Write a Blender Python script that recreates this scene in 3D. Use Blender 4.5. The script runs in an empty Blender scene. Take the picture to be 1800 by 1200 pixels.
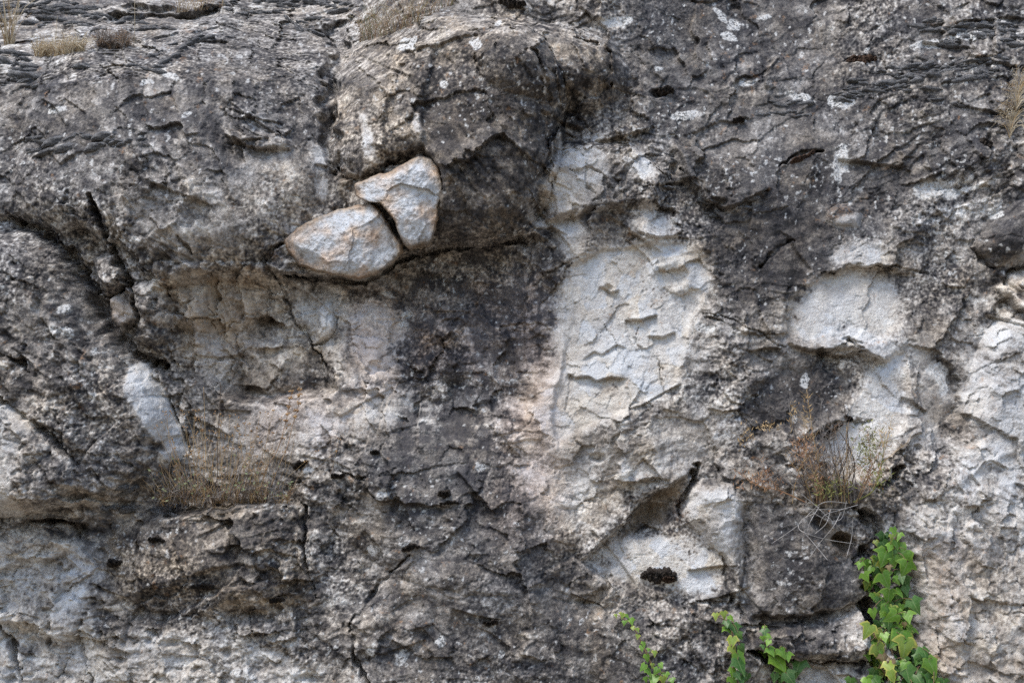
import bpy, math, random
import numpy as np
from mathutils import Vector, Matrix

# ------------------------------------------------------------------ camera, sky, sun, exposure
scene = bpy.context.scene
col = scene.collection
PITCH = math.radians(14.0)
DIST = 5.5
FPX = 3300.0                                   # focal length in pixels of the 1800 px wide photograph
AX = Vector((0, math.cos(PITCH), math.sin(PITCH)))
UPV = Vector((0, -math.sin(PITCH), math.cos(PITCH)))
CAM = Vector((0, -DIST * math.cos(PITCH), 1.6))
CEN = CAM + AX * DIST

cam = bpy.data.cameras.new('camera')
cam.sensor_width = 36.0
cam.lens = 36.0 * FPX / 1800.0
cam.clip_end = 2000
cam_ob = bpy.data.objects.new('camera', cam)
col.objects.link(cam_ob)
cam_ob.location = CAM
cam_ob.rotation_euler = (math.pi / 2 + PITCH, 0, 0)
scene.camera = cam_ob

SUN_EL, SUN_AZ = math.radians(60), math.radians(228)     # from above, in front and a little to the left
world = bpy.data.worlds.new('World')
scene.world = world
world.use_nodes = True
wn = world.node_tree
bg = wn.nodes['Background']
sky = wn.nodes.new('ShaderNodeTexSky')
sky.sky_type = 'NISHITA'
sky.sun_disc = False
sky.sun_elevation = SUN_EL
sky.sun_rotation = SUN_AZ
sky.air_density = 1.0
sky.dust_density = 1.6
wn.links.new(sky.outputs[0], bg.inputs[0])
bg.inputs[1].default_value = 0.10
sun = bpy.data.lights.new('sun', 'SUN')
sun.energy = 1.4
sun.angle = math.radians(24)
sun.color = (1.0, 0.955, 0.895)
sun_ob = bpy.data.objects.new('sun', sun)
col.objects.link(sun_ob)
sd = Vector((math.sin(SUN_AZ) * math.cos(SUN_EL), math.cos(SUN_AZ) * math.cos(SUN_EL), math.sin(SUN_EL)))
sun_ob.rotation_euler = sd.to_track_quat('Z', 'Y').to_euler()
sun_ob.location = (-2, -6, 9)
scene.render.engine = 'CYCLES'
scene.cycles.use_denoising = False
scene.view_settings.view_transform = 'Standard'
scene.view_settings.look = 'None'
scene.view_settings.exposure = 1.36
scene.view_settings.gamma = 1.0
scene.view_settings.use_curve_mapping = False

rng = np.random.default_rng(7)
random.seed(11)
F = np.float32

# ------------------------------------------------------------------ noise
_P = {}
def _tab(seed):
    if seed not in _P:
        r = np.random.default_rng(1000 + seed)
        a = r.random((256, 256)).astype(F) * F(2 * math.pi)
        _P[seed] = (np.cos(a), np.sin(a))
    return _P[seed]

def perlin(x, y, seed=0):
    gx, gy = _tab(seed)
    xi = np.floor(x); yi = np.floor(y)
    fx = (x - xi).astype(F); fy = (y - yi).astype(F)
    i = xi.astype(np.int32) & 255; j = yi.astype(np.int32) & 255
    i1 = (i + 1) & 255; j1 = (j + 1) & 255
    u = fx * fx * fx * (fx * (fx * 6 - 15) + 10)
    v = fy * fy * fy * (fy * (fy * 6 - 15) + 10)
    a = gx[i, j] * fx + gy[i, j] * fy
    b = gx[i1, j] * (fx - 1) + gy[i1, j] * fy
    c = gx[i, j1] * fx + gy[i, j1] * (fy - 1)
    d = gx[i1, j1] * (fx - 1) + gy[i1, j1] * (fy - 1)
    a += u * (b - a); c += u * (d - c)
    a += v * (c - a)
    return a * F(1.5)

def fbm(x, y, lam, octv=4, seed=0, gain=0.5):
    s = 0; amp = 1.0; tot = 0
    for k in range(octv):
        s = s + F(amp) * perlin(x / lam + 17.3 * k, y / lam - 9.1 * k, seed + k)
        tot += amp; amp *= gain; lam /= 2.03
    return s / F(tot)

def ridged(x, y, lam, octv=3, seed=0, gain=0.5):
    s = 0; amp = 1.0; tot = 0
    for k in range(octv):
        s = s + F(amp) * (1 - np.abs(perlin(x / lam + 7.7 * k, y / lam + 3.3 * k, seed + k)) * F(2))
        tot += amp; amp *= gain; lam /= 2.07
    return s / F(tot)

def worley(x, y, lam, seed=0):
    """distance to nearest and second nearest feature point, id hash and offset to it"""
    r = np.random.default_rng(5000 + seed)
    ox = r.random((128, 128)).astype(F); oy = r.random((128, 128)).astype(F)
    x = x / lam; y = y / lam
    xi = np.floor(x).astype(np.int32); yi = np.floor(y).astype(np.int32)
    f1 = np.full(x.shape, 9, F); f2 = np.full(x.shape, 9, F)
    ci = np.zeros(x.shape, np.int32); cj = np.zeros(x.shape, np.int32)
    dx1 = np.zeros(x.shape, F); dy1 = np.zeros(x.shape, F)
    for di in (-1, 0, 1):
        for dj in (-1, 0, 1):
            i = (xi + di) & 127; j = (yi + dj) & 127
            dx = (x - (xi + di) - ox[i, j]).astype(F); dy = (y - (yi + dj) - oy[i, j]).astype(F)
            d = dx * dx + dy * dy
            m = d < f1
            f2 = np.where(m, f1, np.minimum(f2, d))
            f1 = np.where(m, d, f1)
            ci = np.where(m, i, ci); cj = np.where(m, j, cj)
            dx1 = np.where(m, dx, dx1); dy1 = np.where(m, dy, dy1)
    return np.sqrt(f1), np.sqrt(f2), ci, cj, dx1, dy1

def unit(a):
    return (a - a.mean()) / a.std()

def blur(a, r):
    for ax_ in (0, 1):
        for _ in (0, 1):
            w = [(0, 0), (0, 0)]; w[ax_] = (r + 1, r)
            c = np.cumsum(np.pad(a, w, mode='edge').astype(np.float64), axis=ax_)
            n = a.shape[ax_]
            if ax_ == 0: a = ((c[2 * r + 1:2 * r + 1 + n] - c[:n]) / (2 * r + 1)).astype(F)
            else: a = ((c[:, 2 * r + 1:2 * r + 1 + n] - c[:, :n]) / (2 * r + 1)).astype(F)
    return a

def sstep(a, b, x):
    t = np.clip((x - a) / (b - a), 0, 1)
    return t * t * (3 - 2 * t)

# ------------------------------------------------------------------ cliff sheet: a plane of fine cells, relief along its normal
def axis(lo, hi, step, n_lo, n_hi, g=1.085):
    mid = np.arange(lo, hi + step * 0.5, step)
    a = lo - np.cumsum(step * g ** np.arange(1, n_lo + 1))
    b = mid[-1] + np.cumsum(step * g ** np.arange(1, n_hi + 1))
    return np.concatenate([a[::-1], mid, b]).astype(F)

STEP = 0.00295
sx = axis(-1.70, 1.70, STEP, 56, 56)
ty = axis(-1.06, 1.32, STEP, 52, 50)
S, T = np.meshgrid(sx, ty)
NY, NX = S.shape

def base_relief(s, t):
    h = -0.36 * t
    # the upper left rolls back towards the top, the upper right a little less
    left = sstep(0.05, -0.75, s)
    h = h - left * 0.55 * np.clip(t - 0.42, 0, 9) ** 1.25
    h = h - left * 1.0 * np.clip(t - 0.80, 0, 9) ** 1.1
    right = sstep(0.2, 0.9, s)
    h = h - right * 0.45 * np.clip(t - 0.55, 0, 9) ** 1.2
    h = h + 0.05 * np.sin(s * 2.1 + 0.6) * np.cos(t * 1.7)
    h = h + 0.03 * np.sin(s * 4.3 - 1.0 + t * 2.0)
    return h.astype(F)

B = base_relief(S, T)
Q = FPX / (DIST - B)
PX0 = (900 + S * Q).astype(F)                  # where the undetailed sheet lies in the photograph
PY0 = (600 - T * Q).astype(F)
# edges of everything are warped so that no outline stays clean
PX = PX0 + 14 * fbm(PX0, PY0, 150, 4, 40) + 6 * fbm(PX0, PY0, 22, 3, 44)
PY = PY0 + 14 * fbm(PX0, PY0, 150, 4, 50) + 6 * fbm(PX0, PY0, 22, 3, 54)
H = np.zeros_like(B)

_c0, _c1, _r0, _r1 = PX.min(0), PX.max(0), PY.min(1), PY.max(1)
def _sel(xs, ys, pad):
    x0, x1, y0, y1 = min(xs) - pad, max(xs) + pad, min(ys) - pad, max(ys) + pad
    i = np.nonzero((_c1 > x0) & (_c0 < x1))[0]; j = np.nonzero((_r1 > y0) & (_r0 < y1))[0]
    if not len(i) or not len(j): return np.nonzero(np.zeros((1, 1), bool))
    W = (slice(j[0], j[-1] + 1), slice(i[0], i[-1] + 1)); px, py = PX[W], PY[W]
    J, I = np.nonzero((px > x0) & (px < x1) & (py > y0) & (py < y1))
    return J + j[0], I + i[0]

def line_dist(x, y, pts):
    """distance to a polyline, and a sign that is positive on its right-hand side (below, for a line drawn left to right)"""
    best = np.full(x.shape, 1e9, F); sg = np.ones(x.shape, F)
    al = np.zeros(x.shape, F)
    n = len(pts) - 1
    for k in range(n):
        (ax, ay), (bx, by) = pts[k], pts[k + 1]
        ex, ey = bx - ax, by - ay
        L2 = ex * ex + ey * ey + 1e-6
        t = np.clip(((x - ax) * ex + (y - ay) * ey) / L2, 0, 1)
        dx = x - ax - t * ex; dy = y - ay - t * ey
        d = dx * dx + dy * dy
        c = np.sign(ex * dy - ey * dx)
        m = d < best
        best = np.where(m, d, best); sg = np.where(m, c, sg); al = np.where(m, (k + t) / n, al)
    return np.sqrt(best), sg, al

def poly_sd(x, y, pts):
    """distance to a polygon's outline, positive inside"""
    d, _, _ = line_dist(x, y, list(pts) + [pts[0]])
    ins = np.zeros(x.shape, bool)
    n = len(pts)
    for k in range(n):
        (ax, ay), (bx, by) = pts[k], pts[(k + 1) % n]
        if ay == by: continue
        c = ((ay > y) != (by > y)) & (x < (bx - ax) * (y - ay) / (by - ay) + ax)
        ins ^= c
    return np.where(ins, d, -d)

def bulge(pts, h, edge):
    xs, ys = zip(*pts); I = _sel(xs, ys, edge)
    D = np.zeros_like(H); d0 = np.full_like(H, -9)
    if not len(I[0]): return
    d = poly_sd(PX[I], PY[I], pts)
    D[I] = np.clip(d, 0, edge * 1.2); d0[I] = d
    j0, j1, i0, i1 = max(I[0].min() - 40, 0), I[0].max() + 40, max(I[1].min() - 40, 0), I[1].max() + 40
    W = (slice(j0, j1), slice(i0, i1))
    r = int(min(edge * 0.16, 24))
    Ds = np.minimum(D[W], blur(D[W], max(r, 1)) * 1.05)
    k = np.clip(Ds / edge, 0, 1)
    H[W] += h * (1 - (1 - k) ** 1.7)

def swell(pts, h, edge):
    xs, ys = zip(*pts); I = _sel(xs, ys, edge + 4)
    d = poly_sd(PX[I], PY[I], pts)
    H[I] += h * sstep(-edge, edge, d)

def crack(pts, w, depth, taper=True):
    xs, ys = zip(*pts); I = _sel(xs, ys, w * 3 + 4)
    x, y = PX[I], PY[I]
    x = x + 5 * fbm(PX0[I], PY0[I], 16, 2, 66); y = y + 5 * fbm(PX0[I], PY0[I], 16, 2, 68)
    d, _, al = line_dist(x, y, pts)
    ww = w * (0.5 + 0.5 * np.sin(np.clip(al, 0.02, 0.98) * math.pi)) if taper else w
    ww = ww * np.clip(1 + 1.7 * fbm(PX0[I], PY0[I], 30, 2, 61), 0.12, 2)
    k = np.clip(1 - d / np.maximum(ww, 0.8), 0, 1)
    H[I] -= depth * sstep(0, 0.55, k) * np.clip(0.75 + 1.2 * fbm(PX0[I], PY0[I], 50, 2, 63), 0.25, 1.2)

def dome(x, y, rx, ry, ang, h, n=2.3, p=0.6):
    R = max(rx, ry) * 1.4; I = _sel((x,), (y,), R)
    c, s = math.cos(math.radians(ang)), math.sin(math.radians(ang))
    dx = PX[I] - x; dy = PY[I] - y
    u = np.abs(c * dx + s * dy) / rx; v = np.abs(-s * dx + c * dy) / ry
    r2 = (u ** n + v ** n) ** (2 / n)
    H[I] += h * np.clip(1 - r2, 0, 1) ** p

def ledge(pts, up, lup, dn, ldn, w=3.0, raw=False):
    """a lip: the side above swells by up over lup pixels, the side below sinks by dn over ldn pixels"""
    xs, ys = zip(*pts); I = _sel(xs, ys, max(lup, ldn) * (2.2 if raw else 3))
    d, sg, al = line_dist(*((0.75 * PX0[I] + 0.25 * PX[I], 0.75 * PY0[I] + 0.25 * PY[I]) if raw else (PX[I], PY[I])), pts)
    fade = sstep(0, 0.12, al) * sstep(1, 0.88, al)
    s = d * sg
    k = sstep(-w, w, s)
    H[I] += fade * ((1 - k) * up * np.exp(-d / lup) - k * dn * np.exp(-d / ldn))

def hole(x, y, rx, ry, ang, depth, p=0.6):
    R = max(rx, ry) * 1.6; I = _sel((x,), (y,), R)
    c, s = math.cos(math.radians(ang)), math.sin(math.radians(ang))
    dx = PX[I] - x; dy = PY[I] - y
    u = (c * dx + s * dy) / rx; v = (-s * dx + c * dy) / ry
    k = np.clip(1 - np.sqrt(u * u + v * v), 0, 1)
    H[I] -= depth * k ** p

def mask(items, edge=10):
    """items: (strength, polygon[, edge]) -> soft field"""
    M = np.zeros_like(H)
    for it in items:
        v, pts = it[0], it[1]; e = it[2] if len(it) > 2 else edge
        xs, ys = zip(*pts); I = _sel(xs, ys, e + 4)
        d = poly_sd(PX[I], PY[I], pts)
        M[I] = np.maximum(M[I], v * sstep(-e, e, d))
    return M

def blobs(items, edge=0.5):
    M = np.zeros_like(H)
    for (x, y, rx, ry, ang) in items:
        I = _sel((x,), (y,), max(rx, ry) * 2)
        c, s = math.cos(math.radians(ang)), math.sin(math.radians(ang))
        dx = PX[I] - x; dy = PY[I] - y
        u = (c * dx + s * dy) / rx; v = (-s * dx + c * dy) / ry
        r = np.sqrt(u * u + v * v) + 0.9 * fbm(PX0[I], PY0[I], 16, 3, 69)
        M[I] = np.maximum(M[I], sstep(1.14, 0.94, r))
    return M

# ------------------------------------------------------------------ the outlines of the rock's pieces (pixels of the photograph)
BOULDER = [(612, 98), (650, 75), (720, 48), (800, 28), (900, 22), (1000, 58), (1075, 98), (1082, 150), (1000, 178), (985, 250),
           (950, 320), (930, 388), (850, 428), (772, 430), (762, 330), (748, 278), (700, 286), (650, 312), (600, 300), (585, 240), (582, 180), (598, 125)]
SLAB_LEFT = [(-300, 398), (0, 405), (60, 413), (112, 438), (152, 500), (192, 580), (240, 640), (285, 650), (335, 798), (300, 850), (200, 882), (60, 905), (-300, 905)]
SLAB_LEFT_LOW = [(-300, 660), (0, 668), (60, 716), (112, 758), (165, 815), (150, 880), (60, 905), (-300, 905)]
BLOCK_LOW = [(196, 905), (310, 898), (420, 884), (530, 888), (542, 905), (545, 985), (556, 1052), (520, 1085), (440, 1078), (360, 1050), (300, 1090), (215, 1085), (188, 1000)]
PANEL_DARK = [(690, 480), (740, 448), (830, 434), (930, 440), (990, 465), (978, 560), (960, 640), (925, 720), (840, 735), (720, 730), (696, 690), (690, 600)]
PANEL_PALE = [(1003, 470), (1060, 440), (1130, 430), (1185, 425), (1245, 445), (1250, 510), (1215, 560), (1200, 610), (1190, 665), (1165, 700), (1100, 720), (1040, 745), (985, 780), (970, 740), (984, 640), (990, 560)]
PANEL_FAR = [(1385, 560), (1400, 520), (1440, 492), (1500, 474), (1555, 470), (1592, 505), (1600, 550), (1560, 592), (1500, 604), (1420, 604), (1380, 590)]
PANEL_LOW = [(1520, 640), (1590, 618), (1592, 700), (1580, 762), (1556, 830), (1490, 845), (1440, 800), (1485, 740), (1502, 690)]
NICHE_LEFT = [(300, 500), (380, 478), (465, 470), (495, 530), (540, 600), (585, 680), (480, 706), (390, 700), (330, 655), (290, 600)]
HOLLOW = [(1024, 990), (1050, 955), (1100, 908), (1150, 868), (1215, 826), (1226, 845), (1204, 885), (1205, 915), (1240, 960), (1275, 1000), (1282, 1050), (1200, 1052), (1110, 1028), (1048, 1014)]
TONGUE = [(1212, 850), (1240, 838), (1285, 850), (1312, 880), (1308, 960), (1300, 1040), (1278, 1052), (1268, 985), (1228, 940), (1196, 915), (1200, 880)]
BLOCK_R1 = [(1320, 880), (1400, 892), (1460, 930), (1490, 985), (1512, 1000), (1520, 1050), (1440, 1078), (1330, 1082), (1312, 1000)]
BLOCK_R2 = [(1312, 1098), (1440, 1092), (1528, 1066), (1532, 1110), (1528, 1158), (1400, 1162), (1345, 1150), (1316, 1130)]
SLAB_RIGHT = [(1602, 850), (1640, 800), (1690, 700), (1720, 600), (1790, 500), (2100, 480), (2100, 1500), (1560, 1500), (1600, 1200), (1612, 1040), (1560, 910), (1575, 870)]
BLOCK_RT = [(1700, 430), (1740, 385), (1800, 350), (2000, 330), (2000, 480), (1780, 470), (1745, 470)]
CHIP_A = [(195, 515), (222, 512), (246, 560), (214, 590), (198, 560)]
BLOCK_UP1 = [(168, 455), (210, 425), (234, 500), (205, 518), (175, 505)]
BLOCK_UP2 = [(238, 500), (285, 482), (304, 520), (310, 600), (262, 612), (228, 592), (246, 562)]
BLOCK_MID = [(552, 545), (580, 536), (596, 560), (586, 590), (562, 606), (548, 590)]
KNOB_A = [(470, 250), (500, 242), (525, 268), (500, 276), (472, 272)]
LENS = [(1452, 372), (1480, 358), (1520, 362), (1512, 398), (1470, 402), (1450, 392)]

# ---- relief, metres
dome(790, 228, 206, 212, 8, 0.24, 2.4, 0.62); dome(965, 118, 135, 78, 8, 0.09, 2.4, 0.7); bulge(BOULDER, 0.05, 40)
dome(330, 300, 290, 270, 20, 0.15, 2.3, 0.7)
dome(40, 690, 260, 290, 30, 0.12, 2.6, 0.6)
swell([(30, 385), (110, 418), (170, 400), (205, 440), (245, 570), (300, 645), (250, 640), (192, 582), (150, 500), (110, 440)], -0.06, 10)
dome(800, 900, 220, 130, 15, 0.05)
dome(385, 975, 200, 105, -4, 0.09, 2.4, 0.8)
bulge(SLAB_LEFT, 0.10, 50)
bulge(SLAB_LEFT_LOW, 0.05, 30)
swell(PANEL_DARK, -0.040, 30)
swell(PANEL_PALE, -0.016, 5)
swell(PANEL_FAR, -0.018, 10)
swell(PANEL_LOW, -0.012, 8)
swell(NICHE_LEFT, -0.05, 14)
bulge(TONGUE, 0.055, 26)
bulge(BLOCK_R1, 0.045, 90)
bulge(BLOCK_R2, 0.05, 22)
bulge(SLAB_RIGHT, 0.07, 60)
bulge(BLOCK_RT, 0.09, 40)
bulge(CHIP_A, 0.06, 14); bulge(BLOCK_UP1, 0.07, 20); bulge(BLOCK_UP2, 0.05, 16)
bulge([(1745, 505), (1775, 476), (1860, 438), (1860, 565), (1800, 548), (1765, 522)], 0.055, 10)
bulge([(330, 462), (470, 464), (478, 492), (400, 502), (340, 500)], 0.03, 12); bulge([(418, 592), (540, 606), (572, 680), (480, 698), (424, 688)], 0.028, 12); bulge([(566, 606), (612, 600), (640, 690), (592, 690)], 0.022, 10); bulge([(300, 505), (368, 500), (352, 545), (318, 640), (290, 605)], 0.022, 10)
bulge(BLOCK_MID, 0.028, 10); bulge(KNOB_A, 0.03, 9); bulge(LENS, 0.022, 12)
# the upper slope's own mass left of the gully, and the blocks at its foot
swell([(-300, 120), (200, 60), (420, 30), (560, 40), (596, 90), (575, 200), (580, 300), (480, 430), (300, 470), (180, 400), (0, 390), (-300, 380)], 0.07, 40)
swell([(480, 700), (620, 680), (720, 740), (860, 790), (930, 900), (960, 1040), (820, 1090), (700, 1000), (640, 870), (540, 870), (470, 800)], 0.03, 40)
swell([(620, 1090), (700, 1010), (800, 980), (960, 1050), (1030, 1120), (1040, 1400), (640, 1400), (612, 1160)], 0.05, 26)
swell([(-300, 930), (60, 925), (180, 960), (190, 1060), (120, 1120), (60, 1100), (-300, 1080)], 0.05, 24)
swell([(1030, 1090), (1180, 1070), (1310, 1090), (1330, 1150), (1300, 1400), (1080, 1400), (1050, 1180)], 0.035, 18)
swell([(950, 330), (1000, 258), (1100, 258), (1165, 310), (1140, 360), (1030, 370), (990, 385), (960, 375)], 0.055, 10)
swell([(1180, 255), (1300, 285), (1350, 335), (1290, 362), (1240, 350), (1195, 312)], 0.03, 8)
swell([(1310, 690), (1390, 640), (1500, 655), (1500, 690), (1440, 745), (1330, 765), (1300, 730)], -0.025, 14)
# lips and shelves
ledge([(470, 470), (500, 482), (560, 492), (640, 492), (700, 452), (770, 437), (850, 436), (940, 408), (975, 430)], 0.02, 60, 0.055, 110, 4)
ledge([(590, 308), (640, 316), (700, 290), (750, 276), (778, 310), (790, 345)], 0.0, 40, 0.03, 40, 3)
ledge([(285, 908), (330, 902), (420, 886), (545, 888)], -0.07, 60, -0.015, 120, 2.5)
ledge([(185, 1085), (230, 1096), (285, 1100), (330, 1072), (400, 1032), (480, 1012)], 0.0, 50, -0.035, 60, 4)
hole(300, 1052, 120, 40, -14, 0.045, 1.0)
ledge([(340, 1010), (420, 985), (520, 1000)], 0.008, 40, 0.02, 50, 5)
ledge([(370, 704), (440, 706), (520, 706), (575, 696), (600, 684)], -0.03, 50, -0.03, 60, 3)
ledge([(1018, 995), (1050, 958), (1100, 910), (1150, 872), (1216, 826)], 0.02, 60, 0.045, 60, 7)
hole(1148, 902, 60, 38, -42, 0.095, 0.9)
ledge([(1318, 1078), (1400, 1084), (1520, 1055)], 0.01, 40, 0.035, 40, 7)
ledge([(1345, 1150), (1400, 1164), (1530, 1160), (1560, 1158)], 0.0, 30, 0.03, 40, 2)
ledge([(1432, 488), (1490, 474), (1550, 464), (1612, 486)], 0.014, 40, 0.018, 40, 2)
ledge([(1190, 262), (1205, 312), (1240, 350), (1285, 364), (1312, 346), (1350, 336)], 0.012, 40, 0.02, 30, 2)
ledge([(1385, 602), (1420, 618), (1500, 612), (1545, 625), (1560, 640)], 0.012, 25, 0.022, 50, 3)
ledge([(640, 848), (660, 872), (710, 880), (760, 886), (800, 884)], 0.01, 40, 0.02, 40, 2)
ledge([(30, 918), (80, 912), (130, 916), (165, 920)], 0.012, 30, 0.035, 40, 2)
ledge([(1105, 940), (1140, 926), (1160, 932), (1178, 946)], 0.0, 30, 0.03, 20, 2)
ledge([(996, 654), (1012, 663), (1035, 660), (1050, 669), (1076, 662), (1104, 668)], 0.012, 30, 0.022, 18, 1.2, True)
ledge([(1098, 562), (1130, 560), (1158, 552)], 0.014, 20, 0.018, 16, 1.2, True)
ledge([(1022, 634), (1046, 618), (1060, 624), (1086, 606), (1104, 612)], 0.006, 24, 0.008, 20, 1.2, True)
ledge([(1100, 720), (1130, 712), (1165, 692), (1200, 672)], 0.008, 24, 0.012, 20, 1.2, True)
ledge([(1055, 500), (1075, 512), (1090, 508)], 0.010, 14, 0.012, 14, 1.2, True)
ledge([(1140, 590), (1165, 592), (1190, 582)], 0.010, 18, 0.012, 14, 1.2, True)
crack([(1060, 570), (1085, 600), (1105, 640)], 1.6, 0.008)
crack([(1128, 575), (1122, 600), (1160, 632), (1165, 650)], 2, 0.010)
ledge([(1440, 610), (1470, 625), (1520, 618), (1560, 632)], 0.012, 24, 0.020, 22, 1.5)
ledge([(1200, 240), (1260, 215), (1330, 205)], 0.008, 30, 0.010, 30, 2)
ledge([(1340, 156), (1352, 120), (1372, 96)], 0.0, 30, -0.03, 26, 2)
ledge([(960, 385), (985, 384), (1010, 376)], 0.01, 20, 0.02, 20, 2)
ledge([(1040, 250), (1090, 240), (1130, 228), (1150, 220)], 0.02, 18, 0.015, 20, 2)
ledge([(1120, 400), (1160, 418), (1200, 405)], 0.018, 24, 0.012, 20, 2)
ledge([(708, 112), (760, 105), (805, 90), (850, 70)], 0.012, 30, 0.014, 30, 2)
ledge([(1600, 880), (1680, 850), (1760, 800), (1830, 760)], 0.01, 50, 0.01, 50, 10)
ledge([(190, 26), (250, 30), (330, 22), (400, 12)], 0.02, 30, 0.09, 40, 3)
ledge([(960, 1010), (1010, 985), (1025, 1000), (1050, 1018), (1110, 1032)], 0.0, 30, -0.02, 30, 3)
ledge([(1590, 1010), (1620, 1050), (1650, 1100), (1640, 1180)], 0.0, 30, 0.02, 40, 8)
ledge([(1755, 500), (1770, 476), (1830, 450)], 0.012, 20, 0.05, 30, 2)
ledge([(1760, 512), (1800, 545), (1850, 560)], 0.01, 20, 0.04, 30, 2)
ledge([(400, 240), (460, 268), (520, 276), (530, 268)], 0.016, 20, 0.014, 20, 2)
ledge([(1350, 800), (1420, 770), (1470, 740), (1540, 738)], 0.006, 20, 0.008, 20, 2)
ledge([(752, 280), (752, 190), (768, 100)], 0.0, 60, 0.035, 160, 6)
ledge([(930, 390), (960, 300), (985, 230), (1000, 170)], 0.0, 60, 0.03, 60, 8)
ledge([(690, 300), (680, 230), (700, 160)], 0.01, 40, 0.012, 50, 3)
# cracks and clefts
crack([(28, 378), (50, 404), (112, 424), (150, 476), (176, 520), (196, 572), (220, 606), (262, 636), (300, 645)], 11, 0.065)
crack([(100, 425), (150, 462), (172, 505)], 12, 0.03)
crack([(184, 352), (204, 418), (235, 498), (248, 566)], 8, 0.085)
crack([(270, 470), (300, 516)], 4.5, 0.04)
crack([(329, 424), (353, 453)], 3.5, 0.04)
crack([(172, 512), (190, 522), (205, 516), (235, 500)], 6, 0.05)
crack([(272, 640), (292, 690), (318, 745), (340, 800)], 5, 0.05)
crack([(292, 640), (306, 668), (324, 674)], 9, 0.06)
crack([(472, 462), (482, 492), (496, 532), (520, 572), (542, 604), (566, 642)], 3, 0.035)
crack([(548, 606), (565, 604), (585, 590), (592, 560)], 4, 0.03)
crack([(476, 460), (486, 440), (505, 428)], 6, 0.06)
crack([(585, 60), (608, 88), (590, 130), (580, 180), (584, 245), (596, 300)], 20, 0.07, False)
crack([(595, 300), (640, 322), (700, 294), (748, 278), (776, 312), (786, 340)], 6, 0.05)
crack([(500, 486), (560, 496), (640, 496), (705, 450), (770, 438), (856, 438)], 7, 0.05)
crack([(880, 432), (920, 420), (930, 424)], 5, 0.04)
crack([(532, 888), (542, 905), (540, 985), (556, 1052)], 4, 0.05)
crack([(252, 945), (246, 985)], 4, 0.03)
crack([(612, 1090), (620, 1150), (656, 1210)], 7, 0.06)
crack([(610, 1092), (640, 1060), (668, 1020), (720, 965)], 4, 0.04)
crack([(1224, 822), (1212, 850), (1200, 880), (1194, 905)], 7, 0.06)
crack([(1268, 975), (1280, 1010), (1286, 1052)], 9, 0.035)
crack([(1310, 1140), (1350, 1150), (1385, 1172)], 10, 0.09)
crack([(1385, 1160), (1460, 1166), (1545, 1160)], 2.6, 0.05)
crack([(1583, 818), (1562, 846), (1545, 852)], 7, 0.08)
crack([(1440, 486), (1490, 472), (1550, 463), (1612, 484)], 2.6, 0.03)
crack([(1196, 300), (1210, 318), (1240, 350), (1285, 362), (1310, 346), (1345, 338)], 3, 0.03)
crack([(1368, 292), (1398, 276), (1446, 262)], 5, 0.05)
crack([(1340, 466), (1365, 440), (1392, 428)], 5, 0.04)
crack([(0, 600), (28, 622), (52, 628), (86, 652)], 7, 0.06)
crack([(0, 668), (62, 716), (116, 762), (168, 812)], 4, 0.04)
crack([(408, 588), (416, 650), (392, 690)], 4, 0.02)
crack([(-5, 1085), (24, 1120), (38, 1195)], 6, 0.05)
crack([(1235, 556), (1290, 566), (1340, 586), (1385, 610)], 2.2, 0.016)
crack([(1235, 565), (1268, 572)], 1.8, 0.012)
crack([(440, 1080), (455, 1115)], 3, 0.03)
crack([(1480, 735), (1520, 740), (1535, 735)], 2.5, 0.02)
crack([(1430, 770), (1470, 745), (1490, 738)], 2.5, 0.02)
crack([(1106, 590), (1120, 614), (1140, 634)], 1.8, 0.010)
crack([(1100, 684), (1108, 705)], 1.8, 0.010)
crack([(835, 115), (850, 150)], 5, 0.02)
crack([(940, 110), (972, 190)], 6, 0.025)
crack([(1020, 205), (1038, 232)], 5, 0.025)
crack([(985, 230), (1010, 245)], 3, 0.02)
crack([(1028, 270), (1032, 330), (1046, 340)], 3, 0.015)
crack([(1160, 640), (1168, 690)], 2, 0.01)
crack([(1745, 470), (1720, 455), (1700, 432)], 4, 0.03)
crack([(150, 1085), (140, 1130), (100, 1190)], 3, 0.02)
crack([(148, 1130), (160, 1200)], 3, 0.02)
crack([(600, 830), (640, 842), (655, 868)], 4, 0.03)
crack([(1500, 890), (1530, 908), (1534, 950), (1500, 990)], 9, 0.05)
crack([(1530, 900), (1542, 960), (1530, 1060), (1545, 1210)], 16, 0.09)
crack([(1010, 640), (995, 720)], 2, 0.006)
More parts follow.
